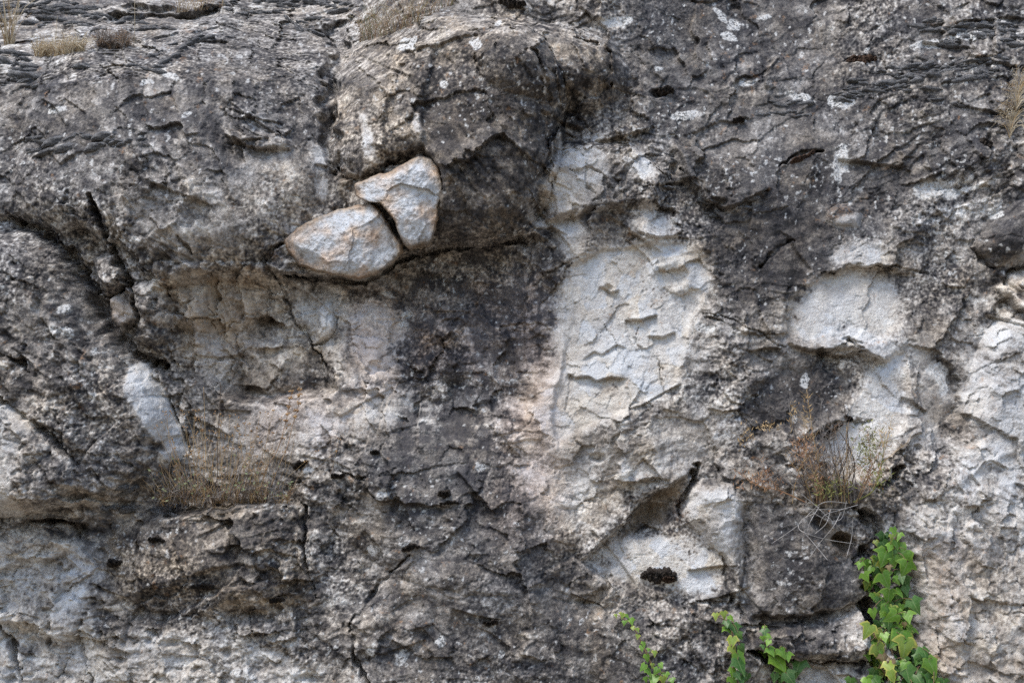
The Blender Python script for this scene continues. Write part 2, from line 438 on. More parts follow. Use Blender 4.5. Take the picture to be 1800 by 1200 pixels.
# holes and hollows
for a in [(95, 917, 38, 7, 6, 0.09), (40, 395, 9, 14, 0, 0.07), (1480, 958, 24, 16, 35, 0.12), (1520, 912, 11, 26, -5, 0.10),
          (1213, 832, 9, 9, 0, 0.06), (1222, 816, 8, 6, 0, 0.05), (1052, 806, 12, 9, 0, 0.03), (960, 362, 24, 22, 40, 0.05), (995, 360, 12, 14, 20, 0.02),
          (1160, 160, 20, 9, 0, 0.05), (1510, 104, 34, 7, 0, 0.04), (1262, 348, 16, 7, 10, 0.035), (925, 427, 10, 5, 0, 0.03),
          (1075, 505, 7, 8, 0, 0.02), (1080, 515, 10, 6, 20, 0.015), (95, 1094, 7, 11, 10, 0.04), (92, 1122, 6, 8, 10, 0.03),
          (12, 840, 18, 26, 0, 0.03), (60, 1030, 14, 10, -20, 0.02), (90, 995, 17, 16, -30, 0.025), (250, 640, 12, 8, 0, 0.03), (235, 1110, 10, 22, -15, 0.025),
          (385, 545, 14, 34, -10, 0.022), (332, 580, 9, 26, 4, 0.022), (318, 590, 7, 20, -6, 0.016), (640, 1150, 14, 18, 0, 0.03),
          (1615, 790, 9, 10, 0, 0.02), (1440, 925, 20, 12, 30, 0.05), (270, 20, 60, 9, 3, 0.08), (570, 66, 20, 9, 20, 0.06),
          (1745, 250, 12, 14, 0, 0.03), (1290, 15, 12, 8, 0, 0.02), (1185, 275, 10, 9, 0, 0.03), (1180, 300, 9, 12, 0, 0.03), (460, 960, 14, 10, 0, 0.012),
          (1250, 525, 9, 16, 10, 0.02), (1500, 600, 20, 5, 10, 0.02), (1450, 622, 22, 6, -5, 0.025), (1500, 632, 18, 6, 10, 0.025)]:
    hole(*a)
for k in range(70):      # weathered cavities of the lower left
    x_, y_ = random.uniform(0, 560), random.uniform(930, 1200)
    if 200 < x_ < 540 and y_ < 1060 and random.random() < 0.6: continue
    hole(x_, y_, random.uniform(6, 22), random.uniform(5, 13), random.uniform(-50, 20), random.uniform(0.008, 0.028), 0.8)
for k in range(60):      # and of the slab above it
    x_, y_ = random.uniform(-20, 330), random.uniform(450, 890)
    if x_ > 60 + (y_ - 420) * 0.6: continue
    hole(x_, y_, random.uniform(5, 14), random.uniform(4, 9), random.uniform(10, 60), random.uniform(0.006, 0.02), 0.8)
# carved, rounded strokes of the worn relief
for pts, w_, d_ in [([(1165, 470), (1190, 455), (1215, 470), (1212, 500), (1190, 512)], 9, -0.012), ([(1150, 480), (1160, 455), (1200, 440), (1240, 440)], 6, -0.008),
                    ([(985, 640), (995, 560), (1010, 480)], 5, -0.008), ([(400, 520), (425, 530), (432, 552)], 5, -0.012), ([(340, 560), (345, 600), (330, 632)], 6, -0.018),
                    ([(880, 600), (905, 570), (950, 560)], 14, -0.01), ([(780, 610), (850, 620)], 10, 0.01), ([(790, 690), (860, 690)], 14, 0.012), ([(760, 590), (840, 560)], 12, -0.01),
                    ([(640, 560), (660, 590), (650, 640)], 10, -0.012), ([(655, 640), (680, 650)], 6, 0.012), ([(490, 640), (510, 660)], 18, -0.012), ([(470, 610), (540, 612)], 9, -0.014), ([(390, 500), (372, 540), (380, 585)], 12, 0.020), ([(352, 548), (350, 600), (334, 640)], 8, -0.022), ([(318, 555), (312, 600), (322, 640)], 7, -0.016), ([(430, 520), (440, 560), (415, 590)], 8, -0.016), ([(480, 560), (520, 580)], 14, -0.012), ([(500, 640), (486, 668)], 14, -0.016), ([(540, 650), (545, 680)], 8, 0.014), ([(440, 640), (430, 680)], 12, 0.012), ([(300, 600), (345, 596)], 8, -0.014)]:
    xs, ys = zip(*pts); I = _sel(xs, ys, w_ * 3)
    d, _, _ = line_dist(PX[I], PY[I], pts)
    H[I] -= d_ * np.exp(-(d / w_) ** 2)

# ------------------------------------------------------------------ where the surface is fresh and smooth, crusted and rough
FRESH = mask([
    (0.6, [(330, 480), (430, 500), (440, 560), (400, 640), (330, 640), (310, 560)], 14), (0.55, [(450, 600), (530, 610), (540, 670), (450, 680)], 12),
    (1.0, [(1000, 452), (1060, 440), (1130, 418), (1180, 412), (1245, 440), (1256, 505), (1220, 560), (1205, 610), (1195, 660), (1165, 700), (1100, 724), (1040, 750), (985, 785), (955, 775), (935, 722), (958, 640), (968, 560), (985, 500)], 12),
    (0.95, [(968, 392), (1008, 376), (1030, 400), (1022, 440), (1000, 462), (985, 440)], 7), (0.8, [(1100, 372), (1140, 342), (1158, 352), (1150, 386), (1112, 396)], 12),
    (0.8, [(1120, 400), (1160, 380), (1200, 385), (1190, 412), (1140, 420)], 9),
    (1.0, [(1390, 560), (1400, 522), (1440, 494), (1500, 476), (1560, 478), (1592, 512), (1592, 550), (1560, 588), (1500, 600), (1420, 602), (1380, 588)], 12),
    (0.95, [(1455, 445), (1500, 425), (1560, 432), (1570, 462), (1500, 472), (1462, 472)], 10), (0.75, [(1400, 590), (1540, 590), (1570, 560), (1592, 640), (1520, 640), (1420, 615)], 12),
    (1.0, [(1520, 640), (1592, 612), (1594, 700), (1582, 762), (1556, 836), (1490, 848), (1440, 800), (1485, 742), (1502, 690)], 10),
    (0.75, [(1690, 590), (1720, 560), (1800, 530), (2000, 520), (2000, 800), (1760, 810), (1700, 760), (1690, 680)], 20),
    (0.72, [(1640, 860), (1700, 780), (1800, 760), (2000, 760), (2000, 950), (1700, 930), (1620, 960), (1590, 900)], 22),
    (0.6, [(1560, 900), (1640, 940), (1800, 930), (2000, 940), (2000, 1400), (1660, 1400), (1600, 1100)], 20),
    (0.8, [(1628, 640), (1650, 632), (1672, 685), (1655, 690), (1635, 662)], 5),
    (0.95, [(612, 540), (645, 526), (690, 530), (705, 560), (730, 595), (690, 625), (696, 684), (640, 700), (612, 675), (624, 590)], 14),
    (0.8, [(500, 500), (600, 505), (620, 560), (600, 640), (560, 640), (520, 570)], 14),
    (0.7, [(470, 705), (600, 690), (710, 692), (720, 735), (640, 770), (560, 780), (500, 765)], 16),
    (0.55, [(400, 720), (520, 710), (600, 760), (520, 850), (440, 840), (360, 770)], 20),
    (0.62, [(880, 810), (960, 770), (1080, 750), (1180, 730), (1280, 690), (1310, 760), (1220, 830), (1120, 880), (1020, 960), (940, 900)], 22),
    (0.5, [(910, 640), (975, 640), (950, 780), (920, 800), (900, 720)], 12),
    (1.0, [(1040, 990), (1060, 958), (1110, 932), (1170, 936), (1220, 950), (1262, 985), (1274, 1040), (1200, 1042), (1110, 1022), (1050, 1008)], 9),
    (0.85, [(1205, 880), (1232, 845), (1290, 856), (1310, 900), (1300, 980), (1270, 985), (1228, 940), (1196, 918)], 9),
    (0.7, [(1320, 940), (1340, 960), (1336, 1040), (1312, 1040)], 8),
    (0.72, [(-200, 930), (60, 925), (150, 960), (196, 1000), (150, 1070), (160, 1120), (330, 1105), (470, 1118), (560, 1180), (600, 1400), (-200, 1400)], 20),
    (1.0, [(240, 642), (278, 650), (300, 690), (332, 792), (300, 780), (262, 740), (238, 690)], 6),
    (0.8, [(-100, 730), (40, 770), (70, 760), (60, 860), (120, 905), (-100, 905)], 18), (0.75, [(0, 660), (40, 690), (90, 740), (86, 760), (40, 730), (0, 700)], 6),
    (0.95, [(196, 516), (222, 513), (245, 556), (226, 566), (204, 552)], 5), (0.7, [(252, 492), (288, 484), (300, 515), (270, 520)], 6),
    (0.35, [(310, 490), (420, 480), (470, 490), (540, 600), (560, 660), (400, 690), (310, 620)], 16), (0.85, [(312, 575), (350, 560), (346, 632), (326, 640)], 9),
    (0.75, [(552, 545), (580, 536), (596, 560), (588, 580), (556, 586)], 4), (0.9, [(945, 335), (990, 262), (1050, 256), (1072, 300), (1060, 330), (1030, 366), (985, 380), (962, 365)], 8),
    (0.85, [(1080, 275), (1120, 258), (1150, 300), (1160, 325), (1120, 318), (1088, 296)], 7), (0.85, [(925, 350), (950, 385), (985, 384), (960, 400), (930, 385)], 6),
    (0.9, [(1038, 238), (1056, 228), (1066, 246), (1044, 250)], 4), (0.8, [(1452, 392), (1480, 375), (1520, 370), (1512, 398), (1470, 404)], 6),
    (0.45, [(210, 345), (330, 380), (480, 440), (470, 462), (400, 456), (250, 420)], 18), (0.4, [(380, 330), (500, 260), (580, 260), (585, 330), (500, 400), (400, 420)], 18),
    (0.6, [(1180, 560), (1240, 560), (1260, 640), (1190, 680)], 14), (0.5, [(1240, 680), (1300, 720), (1300, 790), (1230, 800)], 14), (0.55, [(1590, 560), (1640, 620), (1680, 700), (1640, 800), (1600, 800), (1600, 650)], 16),
    (0.85, [(1020, 30), (1050, 35), (1105, 35), (1100, 52), (1060, 56)], 6), (0.5, [(1480, 1060), (1525, 1060), (1525, 1140), (1470, 1130)], 8), (0.7, [(1410, 1170), (1540, 1170), (1530, 1230), (1410, 1230)], 8),
    (0.7, [(1230, 1160), (1250, 1180), (1270, 1230), (1200, 1230)], 8), (0.85, [(1750, 470), (1800, 440), (1850, 430), (1850, 460), (1775, 472)], 4), (0.85, [(1770, 520), (1850, 480), (1850, 560), (1800, 545)], 5),
    (0.7, [(640, 210), (655, 215), (668, 285), (650, 290), (642, 260)], 4), (0.7, [(735, 215), (750, 218), (755, 245), (738, 248)], 4), (0.7, [(560, 260), (585, 262), (578, 298), (562, 296)], 4), (0.7, [(555, 322), (578, 322), (574, 356), (558, 350)], 4),
    (0.5, [(560, 500), (700, 470), (700, 520), (580, 520)], 10), (0.15, [(622, 100), (700, 58), (800, 32), (1000, 50), (1000, 82), (850, 72), (720, 104), (640, 135)], 14), (0.12, [(600, 150), (740, 120), (740, 260), (620, 290)], 20),
])
SMOOTHD = mask([   # bare dark crust without much roughness
    (0.9, [(1190, 258), (1300, 285), (1350, 335), (1290, 362), (1240, 350), (1195, 312)], 10), (0.9, [(1250, 400), (1300, 370), (1440, 330), (1480, 420), (1400, 500), (1300, 555), (1262, 500)], 20),
    (0.9, [(1380, 640), (1500, 655), (1460, 735), (1330, 762), (1310, 700)], 12), (0.7, [(1330, 880), (1460, 930), (1510, 1010), (1515, 1060), (1330, 1080)], 14), (0.8, BLOCK_RT, 10),
    (0.8, [(1460, 190), (1540, 180), (1530, 225), (1480, 220)], 8), (0.8, [(1200, 10), (1340, 0), (1335, 80), (1240, 95)], 20), (0.8, [(1350, 300), (1480, 260), (1620, 320), (1560, 400), (1400, 420)], 20), (0.5, [(1100, -100), (1480, -100), (1500, 200), (1340, 180), (1120, 180)], 40), (0.5, [(1500, 200), (1700, 200), (1640, 340), (1500, 330)], 40), (0.55, [(560, 830), (700, 760), (960, 780), (1010, 1060), (900, 1190), (700, 1190), (640, 1000)], 50), (0.85, [(1150, 190), (1340, 170), (1460, 190), (1480, 260), (1360, 320), (1200, 330), (1150, 280)], 30), (0.55, [(1240, 520), (1400, 470), (1400, 640), (1290, 640)], 20), (0.6, [(1600, 520), (1690, 560), (1690, 800), (1620, 780)], 20), (0.5, [(760, 180), (960, 150), (960, 330), (900, 420), (780, 420)], 20)])
ROUGH = np.clip(1.0 + 0.35 * mask([(1, [(-200, 930), (150, 960), (560, 1180), (600, 1400), (-200, 1400)], 30)]) - 0.72 * FRESH - 0.62 * SMOOTHD, 0.22, 1.3)

for k in range(130):     # straight breaks with a step on one side
    x_, y_ = random.uniform(-20, 1820), random.uniform(-10, 1210)
    if 690 < x_ < 960 and 440 < y_ < 700: continue
    if x_ > 1130 and y_ < 520 and random.random() < 0.75: continue
    if (940 < x_ < 1270 and 420 < y_ < 790) or (1370 < x_ < 1620 and 460 < y_ < 620): continue
    a_ = math.radians(random.choice([12, 12, 45, 45, -20, 75, 110]) + random.gauss(0, 10)); l_ = random.uniform(18, 70)
    dx_, dy_ = math.cos(a_) * l_, math.sin(a_) * l_
    m_ = (x_ + random.uniform(-6, 6), y_ + random.uniform(-6, 6))
    e_ = random.uniform(0.006, 0.020)
    ledge([(x_ - dx_, y_ - dy_), m_, (x_ + dx_, y_ + dy_)], e_ * 0.5, random.uniform(14, 40), e_, random.uniform(14, 40), 1.2, True)
# the texture is laid on from three sides, so that nothing is drawn out on steep flanks
HB = blur(H, 2)
_TH = B + HB
GX = np.abs(np.gradient(_TH, axis=1) / np.gradient(S, axis=1)); GY = np.abs(np.gradient(_TH, axis=0) / np.gradient(T, axis=0))
DEP = (600 * _TH + 311.0).astype(F)
WX = sstep(0.65, 1.5, GX) * sstep(-0.3, 0.3, GX - GY); WY = sstep(0.65, 1.5, GY) * sstep(-0.3, 0.3, GY - GX)
MX, MY = np.nonzero(WX > 0.02), np.nonzero(WY > 0.02)
def tri(fn):
    r = fn(PX0, PY0)
    r[MX] += WX[MX] * (fn(DEP[MX], PY0[MX]) - r[MX])
    r[MY] += WY[MY] * (fn(PX0[MY], DEP[MY]) - r[MY])
    return r
# direction in which the texture of the rock runs, degrees, positive = falling to the right
CTRL = np.array([(150, 60, -6), (300, 220, 44), (480, 300, 50), (120, 300, 18), (100, 550, 38), (250, 720, 50), (80, 850, 12), (350, 1000, -8), (120, 1100, 4), (430, 800, 8),
                 (760, 150, 44), (870, 280, 52), (680, 90, -22), (900, 50, 8), (1060, 110, 18), (1150, 220, 14), (1300, 100, -14), (1600, 100, -10), (1700, 260, -18), (1400, 350, -14),
                 (800, 550, 4), (800, 850, 12), (760, 1050, 12), (1100, 600, -10), (1150, 800, -14), (1400, 620, -2), (1600, 620, 20), (1720, 700, 14), (1750, 930, 22), (1430, 980, 14), (1270, 920, 26), (1680, 1120, 34)], F)
num = np.zeros_like(H); den = np.zeros_like(H)
for cx, cy, ca in CTRL:
    w_ = 1.0 / (((PX0 - cx) ** 2 + (PY0 - cy) ** 2) / 8100.0 + 0.3) ** 1.6
    num += w_ * ca; den += w_
THETA = num / den
ANG = [-16, 6, 28, 50]
WT = [np.exp(-((THETA - a) / 11.0) ** 2) + 1e-4 for a in ANG]
ws = sum(WT); WT = [w_ / ws for w_ in WT]

def aniso(fn):
    out = 0
    for a, w_ in zip(ANG, WT):
        c, s = math.cos(math.radians(a)), math.sin(math.radians(a))
        m = w_ > 0.02
        r = np.zeros_like(H)
        x, y = PX0[m], PY0[m]
        v_ = fn(c * x + s * y, -s * x + c * y, a + 100)
        r[m] = v_
        for W3, sw in ((WX, 0), (WY, 1)):
            k = m & (W3 > 0.02)
            if not k.any(): continue
            x, y = (DEP[k], PY0[k]) if sw == 0 else (PX0[k], DEP[k])
            r[k] += W3[k] * (fn(c * x + s * y, -s * x + c * y, a + 100) - r[k])
        out = out + w_ * r
    return out

def saw(lam, asp, seed):
    def f(u, v, a):
        ph = v / lam + 1.5 * perlin(u / (lam * asp), v / (lam * 1.8), seed + a) + 0.6 * perlin(u / (lam * 1.3), v / (lam * 1.2), seed + a + 1)
        fr = ph - np.floor(ph)
        lip = np.where(fr < 0.8, fr / 0.8, (1 - fr) / 0.2)
        amp = np.clip(0.5 + 1.3 * perlin(u / (lam * 2.6), v / (lam * 1.7), seed + a + 2), 0, 1.4)
        return lip * amp
    return aniso(f)

STREAK = aniso(lambda u, v, a: fbm(u / 3.4, v, 15, 3, a))            # -1..1, elongated
STREAK2 = aniso(lambda u, v, a: fbm(u / 3.5, v, 42, 3, a + 31))
big = fbm(PX0, PY0, 330, 3, 3)
mid = ridged(PX0 + 12 * big, PY0, 95, 4, 11)
f1, f2, ci, cj, dx1, dy1 = worley(PX + 14 * STREAK, PY, 46, 1)
tr = np.random.default_rng(4)
tx = tr.normal(0, 1, (128, 128)).astype(F)[ci, cj]; ty_ = tr.normal(0, 1, (128, 128)).astype(F)[ci, cj]
facet = tx * dx1 + ty_ * dy1
g1, g2, ci2, cj2, ex1, ey1 = worley(PX + 6 * STREAK2, PY, 17, 2)
facet2 = tx[0:1, 0:1] * 0 + tr.normal(0, 1, (128, 128)).astype(F)[ci2, cj2] * ex1 + tr.normal(0, 1, (128, 128)).astype(F)[ci2, cj2] * ey1
rnd2 = tr.random((128, 128)).astype(F)[ci2, cj2]

PITZ = np.maximum.reduce([mask([(1.0, SLAB_LEFT, 20), (0.8, BLOCK_LOW, 20), (0.7, [(-200, 930), (200, 960), (560, 1100), (560, 1400), (-200, 1400)], 30), (0.5, [(-200, 150), (500, 150), (560, 420), (200, 400), (-200, 390)], 40), (0.35, BOULDER, 20)])])
pit = np.clip(0.42 - g1, 0, 1) * (rnd2 > 0.45) / 0.42
f5 = tri(lambda x, y: fbm(x, y, 8, 3, 71))
f6 = tri(lambda x, y: fbm(x, y, 4.4, 1, 75))
RG2 = 0.5 + 0.8 * sstep(-0.28, 0.28, fbm(PX0, PY0, 190, 2, 280))
RID = aniso(lambda u, v, a: ridged(u / 1.6, v, 20, 3, a + 60, 0.6))

h1, h2, ci3, cj3, ix1, iy1 = worley(PX + 30 * STREAK2 + 20 * big, PY, 120, 3)
facet3 = tr.normal(0, 1, (128, 128)).astype(F)[ci3, cj3] * ix1 + tr.normal(0, 1, (128, 128)).astype(F)[ci3, cj3] * iy1
SAW1, SAW2 = saw(34, 2.6, 80), saw(13, 2.2, 90)
ROUGH = ROUGH * RG2 * (1 - 0.65 * mask([(1, PANEL_PALE, 20), (1, PANEL_FAR, 14), (1, PANEL_LOW, 10), (0.8, HOLLOW, 10)]))
FRAC = mask([(1, [(940, 250), (1170, 250), (1170, 360), (1030, 400), (940, 400)], 30), (1.2, NICHE_LEFT, 30), (1.2, [(150, 350), (330, 430), (340, 640), (200, 600), (120, 430)], 30), (0.7, SLAB_RIGHT, 40), (0.15, PANEL_PALE, 30), (0.6, [(1090, 370), (1220, 370), (1220, 430), (1090, 430)], 20), (0.8, [(220, 640), (340, 650), (340, 800), (240, 760)], 20), (0.7, [(470, 500), (700, 500), (700, 700), (540, 690)], 30), (0.6, [(-100, 930), (560, 1080), (600, 1400), (-100, 1400)], 40), (0.6, [(1300, 1050), (1560, 1050), (1560, 1300), (1300, 1300)], 30)])
DET = ROUGH * 0.0105 * SAW1 + (0.03 + 0.97 * ROUGH) * 0.0036 * SAW2 + ROUGH * 0.0042 * STREAK + (0.15 + 0.85 * ROUGH) * (0.0016 * f5 + 0.0008 * f6 + 0.0021 * (RID - 0.35) * (0.6 + 0.6 * PITZ)) - 0.011 * PITZ * pit * ROUGH
DET = DET + 0.0032 * facet2 * (0.35 + 0.65 * ROUGH) + (0.001 + 0.0110 * ROUGH + 0.010 * FRAC) * facet + 0.004 * FRAC * facet2
H += 0.022 * big + ROUGH * 0.016 * (mid - 0.35) + 0.022 * facet3 * (0.35 + 0.65 * ROUGH)
H += DET
LOWR = mask([(1, [(1580, 960), (1700, 920), (2000, 900), (2000, 1500), (1640, 1500), (1610, 1050)], 30)])
H += LOWR * (0.016 * fbm(PX0, PY0, 60, 3, 210) + 0.006 * ridged(PX0, PY0, 40, 2, 214))
CR = np.clip(1 - np.abs(perlin(PX0 / 70 + 0.5 * STREAK, PY0 / 70, 140)) * 16, 0, 1) * sstep(0.05, 0.4, perlin(PX0 / 120, PY0 / 120, 141))
H -= 0.012 * CR * (0.4 + 0.6 * FRAC)

# ------------------------------------------------------------------ what grows on it: cover fields for the material
WEAR = np.clip(unit(DET - blur(DET, 5)), 0, 2.2)           # worn bare crests
FINE = unit(0.8 * unit(f5) + unit(f6)); COARSE = unit(unit(STREAK) + 0.7 * unit(tri(lambda x, y: fbm(x, y, 34, 4, 120))) + 0.5 * unit(STREAK2) + 0.5 * unit(f5))
GR = sstep(-0.25, 0.25, fbm(PX0, PY0, 210, 2, 270)); GS = 0.65 + 0.65 * sstep(-0.3, 0.3, fbm(PX0, PY0, 160, 2, 275))
NSP = unit(FINE * (1.25 - 0.9 * GR) + COARSE * (0.35 + 0.75 * GR)) * GS
RAG = unit(0.6 * fbm(PX0, PY0, 60, 4, 230) + 0.35 * STREAK2 + 0.35 * fbm(PX0, PY0, 22, 3, 236))
ED = 0.14 * RAG + 0.10 * NSP
STN = mask([(1, [(640, 440), (1000, 430), (980, 640), (900, 860), (680, 830), (650, 640)], 30)])
FB = (0.4 * FRESH + 0.6 * blur(FRESH, 7)) * sstep(0.18, 0.62, blur((FRESH > 0.2).astype(F), 11) + ED)
FRS = mask([(0.95, [(1616, 335), (1628, 322), (1652, 318), (1686, 337), (1664, 349), (1622, 350)], 3), (0.9, [(1464, 262), (1480, 258), (1495, 276), (1488, 300), (1472, 310), (1462, 286)], 3),
            (0.95, [(196, 516), (222, 513), (246, 558), (226, 566), (204, 552)], 4), (0.95, [(238, 640), (262, 640), (284, 652), (304, 694), (334, 794), (300, 782), (262, 740), (240, 690)], 4), (0.9, [(552, 545), (580, 536), (596, 560), (588, 582), (556, 588)], 3),
            (0.8, [(640, 210), (655, 215), (668, 285), (650, 290), (642, 260)], 3), (0.8, [(735, 215), (750, 218), (755, 245), (738, 248)], 3), (0.8, [(560, 260), (585, 262), (578, 298), (562, 296)], 3), (0.8, [(553, 322), (578, 322), (574, 356), (558, 350)], 3),
            (0.9, [(1038, 238), (1056, 228), (1066, 246), (1044, 250)], 3), (0.7, [(1020, 30), (1050, 35), (1105, 35), (1100, 52), (1060, 56)], 4), (0.85, [(1452, 394), (1480, 378), (1520, 372), (1512, 398), (1470, 405)], 3), (0.9, [(1745, 503), (1775, 478), (1860, 440), (1860, 462), (1790, 500), (1768, 520)], 3),
            (0.9, [(1775, 525), (1860, 490), (1860, 562), (1802, 546)], 3), (0.9, [(1750, 468), (1800, 440), (1860, 425), (1860, 440), (1776, 472)], 3), (0.9, [(288, 782), (326, 780), (328, 802), (294, 802)], 3), (0.85, [(252, 492), (288, 484), (300, 512), (270, 518)], 4),
            (0.8, [(0, 662), (40, 690), (92, 742), (84, 760), (40, 730), (0, 704)], 4), (0.85, [(925, 350), (950, 385), (985, 384), (962, 402), (930, 388)], 4), (0.8, [(1630, 640), (1650, 632), (1672, 686), (1655, 690), (1636, 662)], 3), (0.8, [(1235, 575), (1256, 580), (1248, 590), (1232, 586)], 2),
            (0.9, [(985, 285), (1008, 265), (1026, 300), (1030, 335), (1005, 350), (985, 345), (992, 310)], 3), (0.85, [(1036, 300), (1056, 302), (1058, 320), (1042, 330)], 3), (0.85, [(1095, 285), (1120, 262), (1148, 300), (1140, 318), (1105, 305)], 4)])
FB = np.maximum(FB, FRS)
DK = mask([
    (0.17, [(1090, -200), (2000, -200), (2000, 330), (1640, 340), (1480, 260), (1340, 200), (1150, 240), (1090, 120)], 50),
    (0.05, [(722, 478), (780, 450), (900, 442), (985, 462), (958, 515), (880, 530), (800, 575), (735, 560)], 22),
    (0.04, [(698, 600), (735, 560), (800, 560), (850, 610), (835, 690), (760, 700), (705, 680)], 22), (0.03, [(865, 540), (960, 530), (955, 600), (890, 650), (860, 610)], 26),
    (0.05, [(715, 705), (850, 695), (885, 760), (870, 840), (770, 820), (690, 760)], 32),
    (0.13, [(600, 490), (720, 472), (735, 530), (655, 548), (612, 522)], 14), (0.12, [(740, 815), (800, 825), (825, 960), (775, 985)], 16), (0.10, [(830, 830), (880, 850), (900, 960), (860, 980)], 14), (0.12, [(640, 830), (690, 840), (700, 920), (650, 900)], 14),
    (0.16, [(690, 740), (880, 760), (960, 940), (1000, 1040), (900, 1060), (740, 960), (600, 900), (620, 820)], 30),
    (0.36, [(1210, 350), (1260, 380), (1380, 320), (1480, 430), (1400, 510), (1300, 560), (1262, 500), (1258, 430), (1190, 380)], 20),
    (0.34, [(1180, 250), (1300, 285), (1350, 335), (1290, 364), (1200, 320)], 12), (0.34, [(735, 130), (830, 80), (990, 120), (1080, 100), (1080, 160), (990, 260), (935, 400), (780, 430), (765, 320), (745, 270)], 20),
    (0.36, [(1390, 640), (1500, 655), (1460, 740), (1330, 765), (1310, 700)], 14), (0.24, [(1310, 890), (1460, 930), (1510, 1010), (1515, 1060), (1330, 1082)], 14),
    (0.20, [(200, 910), (530, 900), (545, 1040), (440, 1080), (350, 1050), (290, 1092), (220, 1080), (190, 990)], 34), (0.3, [(1200, 0), (1340, 0), (1335, 80), (1250, 100)], 16),
    (0.38, BLOCK_RT, 8), (0.34, [(1460, 190), (1540, 182), (1530, 225), (1480, 220)], 7), (0.25, [(1350, 300), (1480, 260), (1630, 320), (1580, 400), (1480, 430)], 20),
    (0.26, [(1310, 1100), (1520, 1080), (1440, 1150), (1340, 1150)], 10), (0.18, [(1030, 1090), (1180, 1080), (1310, 1100), (1310, 1400), (1060, 1400)], 16), (0.16, [(640, 1090), (960, 1060), (1030, 1120), (1040, 1400), (650, 1400)], 20),
    (0.24, [(960, 400), (990, 430), (1000, 470), (930, 440)], 6), (0.25, [(1030, 370), (1095, 385), (1080, 430), (1030, 440), (1015, 400)], 12), (0.22, [(1060, 320), (1150, 320), (1180, 360), (1090, 370), (1040, 350)], 10),
    (0.17, [(0, 140), (400, 60), (560, 60), (560, 300), (300, 330), (0, 380)], 40), (0.12, [(0, 430), (120, 450), (260, 680), (300, 820), (120, 700), (0, 640)], 20), (0.22, [(1100, 0), (1200, 0), (1240, 100), (1120, 120)], 20)])
DKB = (0.4 * DK + 0.6 * blur(DK, 12)) * sstep(0.2, 0.75, blur((DK > 0.08).astype(F), 13) + 1.2 * ED) * np.clip(1.0 + (0.25 + 0.45 * STN) * RAG + 0.6 * STN * fbm(PX0, PY0 / 2.5, 48, 3, 260), 0.0, 2.0)
VST = fbm(PX0, PY0 / 4.5, 26, 3, 240)                      # run-off streaks, drawn out downwards
PT = unit(tri(lambda x, y: fbm(x, y, 64, 5, 300, 0.62)) + 0.35 * STREAK2); PT2 = unit(tri(lambda x, y: fbm(x, y, 23, 4, 306, 0.62)) + 0.3 * STREAK)
PTONE = (0.075 * (2 * sstep(-0.22, 0.12, PT) - 1) + 0.055 * (2 * sstep(-0.2, 0.2, PT2 - 0.2) - 1)) * (1 - 0.75 * FB) * (1 - 0.35 * SMOOTHD)
TONE = 0.495 - 0.05 * SMOOTHD * (1 - FRESH) + 0.33 * FB - 0.62 * DKB + (0.112 - 0.065 * FB - 0.045 * SMOOTHD) * NSP + PTONE + 0.035 * (1 - 0.7 * FRESH) * RAG - 0.14 * (1 - 0.6 * FRESH) * np.clip(VST - 0.1, 0, 1) + 0.042 * WEAR * (1 - 0.6 * SMOOTHD)
TONE = TONE.astype(F)
COOL = np.clip(0.5 + 0.9 * fbm(PX0, PY0, 60, 3, 150) + 0.35 * mask([(1, [(-200, -200), (600, -200), (560, 300), (200, 400), (-200, 900)], 60), (1, PANEL_DARK, 30), (0.9, [(1180, -200), (2000, -200), (2000, 420), (1500, 440), (1200, 380), (1100, 180)], 60), (0.8, [(690, 740), (900, 760), (1000, 1050), (700, 1000)], 40)])
               - 0.40 * mask([(0.6, BOULDER, 20), (0.9, BLOCK_LOW, 20), (0.7, NICHE_LEFT, 30), (0.5, [(1190, 240), (1480, 300), (1400, 520), (1260, 500)], 40)]), 0, 1)
BLUE = mask([(0.6, [(1040, 560), (1140, 570), (1140, 650), (1010, 650)], 30), (1, [(990, 280), (1010, 268), (1024, 300), (1010, 318), (998, 308)], 4), (1, [(1008, 322), (1030, 305), (1030, 330), (1014, 336)], 4), (1, [(1038, 312), (1052, 305), (1056, 316), (1040, 322)], 3), (1, [(988, 330), (1004, 328), (1006, 345), (992, 344)], 4),
             (0.8, [(640, 210), (655, 215), (668, 285), (650, 290), (642, 260)], 4), (0.8, [(560, 260), (585, 262), (578, 298), (562, 296)], 4), (0.8, [(555, 322), (578, 322), (574, 356), (558, 350)], 4), (0.75, [(1690, 600), (1800, 560), (1900, 560), (1900, 900), (1650, 900), (1700, 760)], 30),
             (0.7, [(1400, 580), (1540, 580), (1590, 600), (1520, 640), (1420, 615)], 14), (0.6, [(1410, 520), (1500, 500), (1560, 520), (1500, 590), (1420, 590)], 30), (0.8, [(985, 392), (1008, 390), (1012, 420), (995, 430)], 8), (0.8, [(245, 665), (275, 660), (290, 700), (260, 715)], 8), (0.9, [(290, 785), (325, 782), (325, 800), (295, 800)], 4),
             (0.9, [(552, 545), (580, 536), (596, 560), (588, 580), (556, 586)], 4), (0.7, [(1190, 920), (1230, 900), (1240, 960), (1200, 960)], 10), (0.8, [(1235, 900), (1280, 890), (1290, 960), (1262, 970)], 8), (0.6, [(430, 1140), (465, 1135), (460, 1180), (430, 1180)], 4), (0.3, [(0, 940), (80, 960), (80, 1060), (0, 1040)], 30), (0.8, [(1760, 470), (1850, 430), (1850, 460), (1775, 472)], 4)])
BLUE = np.clip(BLUE * (0.6 + 0.9 * fbm(PX0, PY0, 50, 3, 160)), 0, 1)
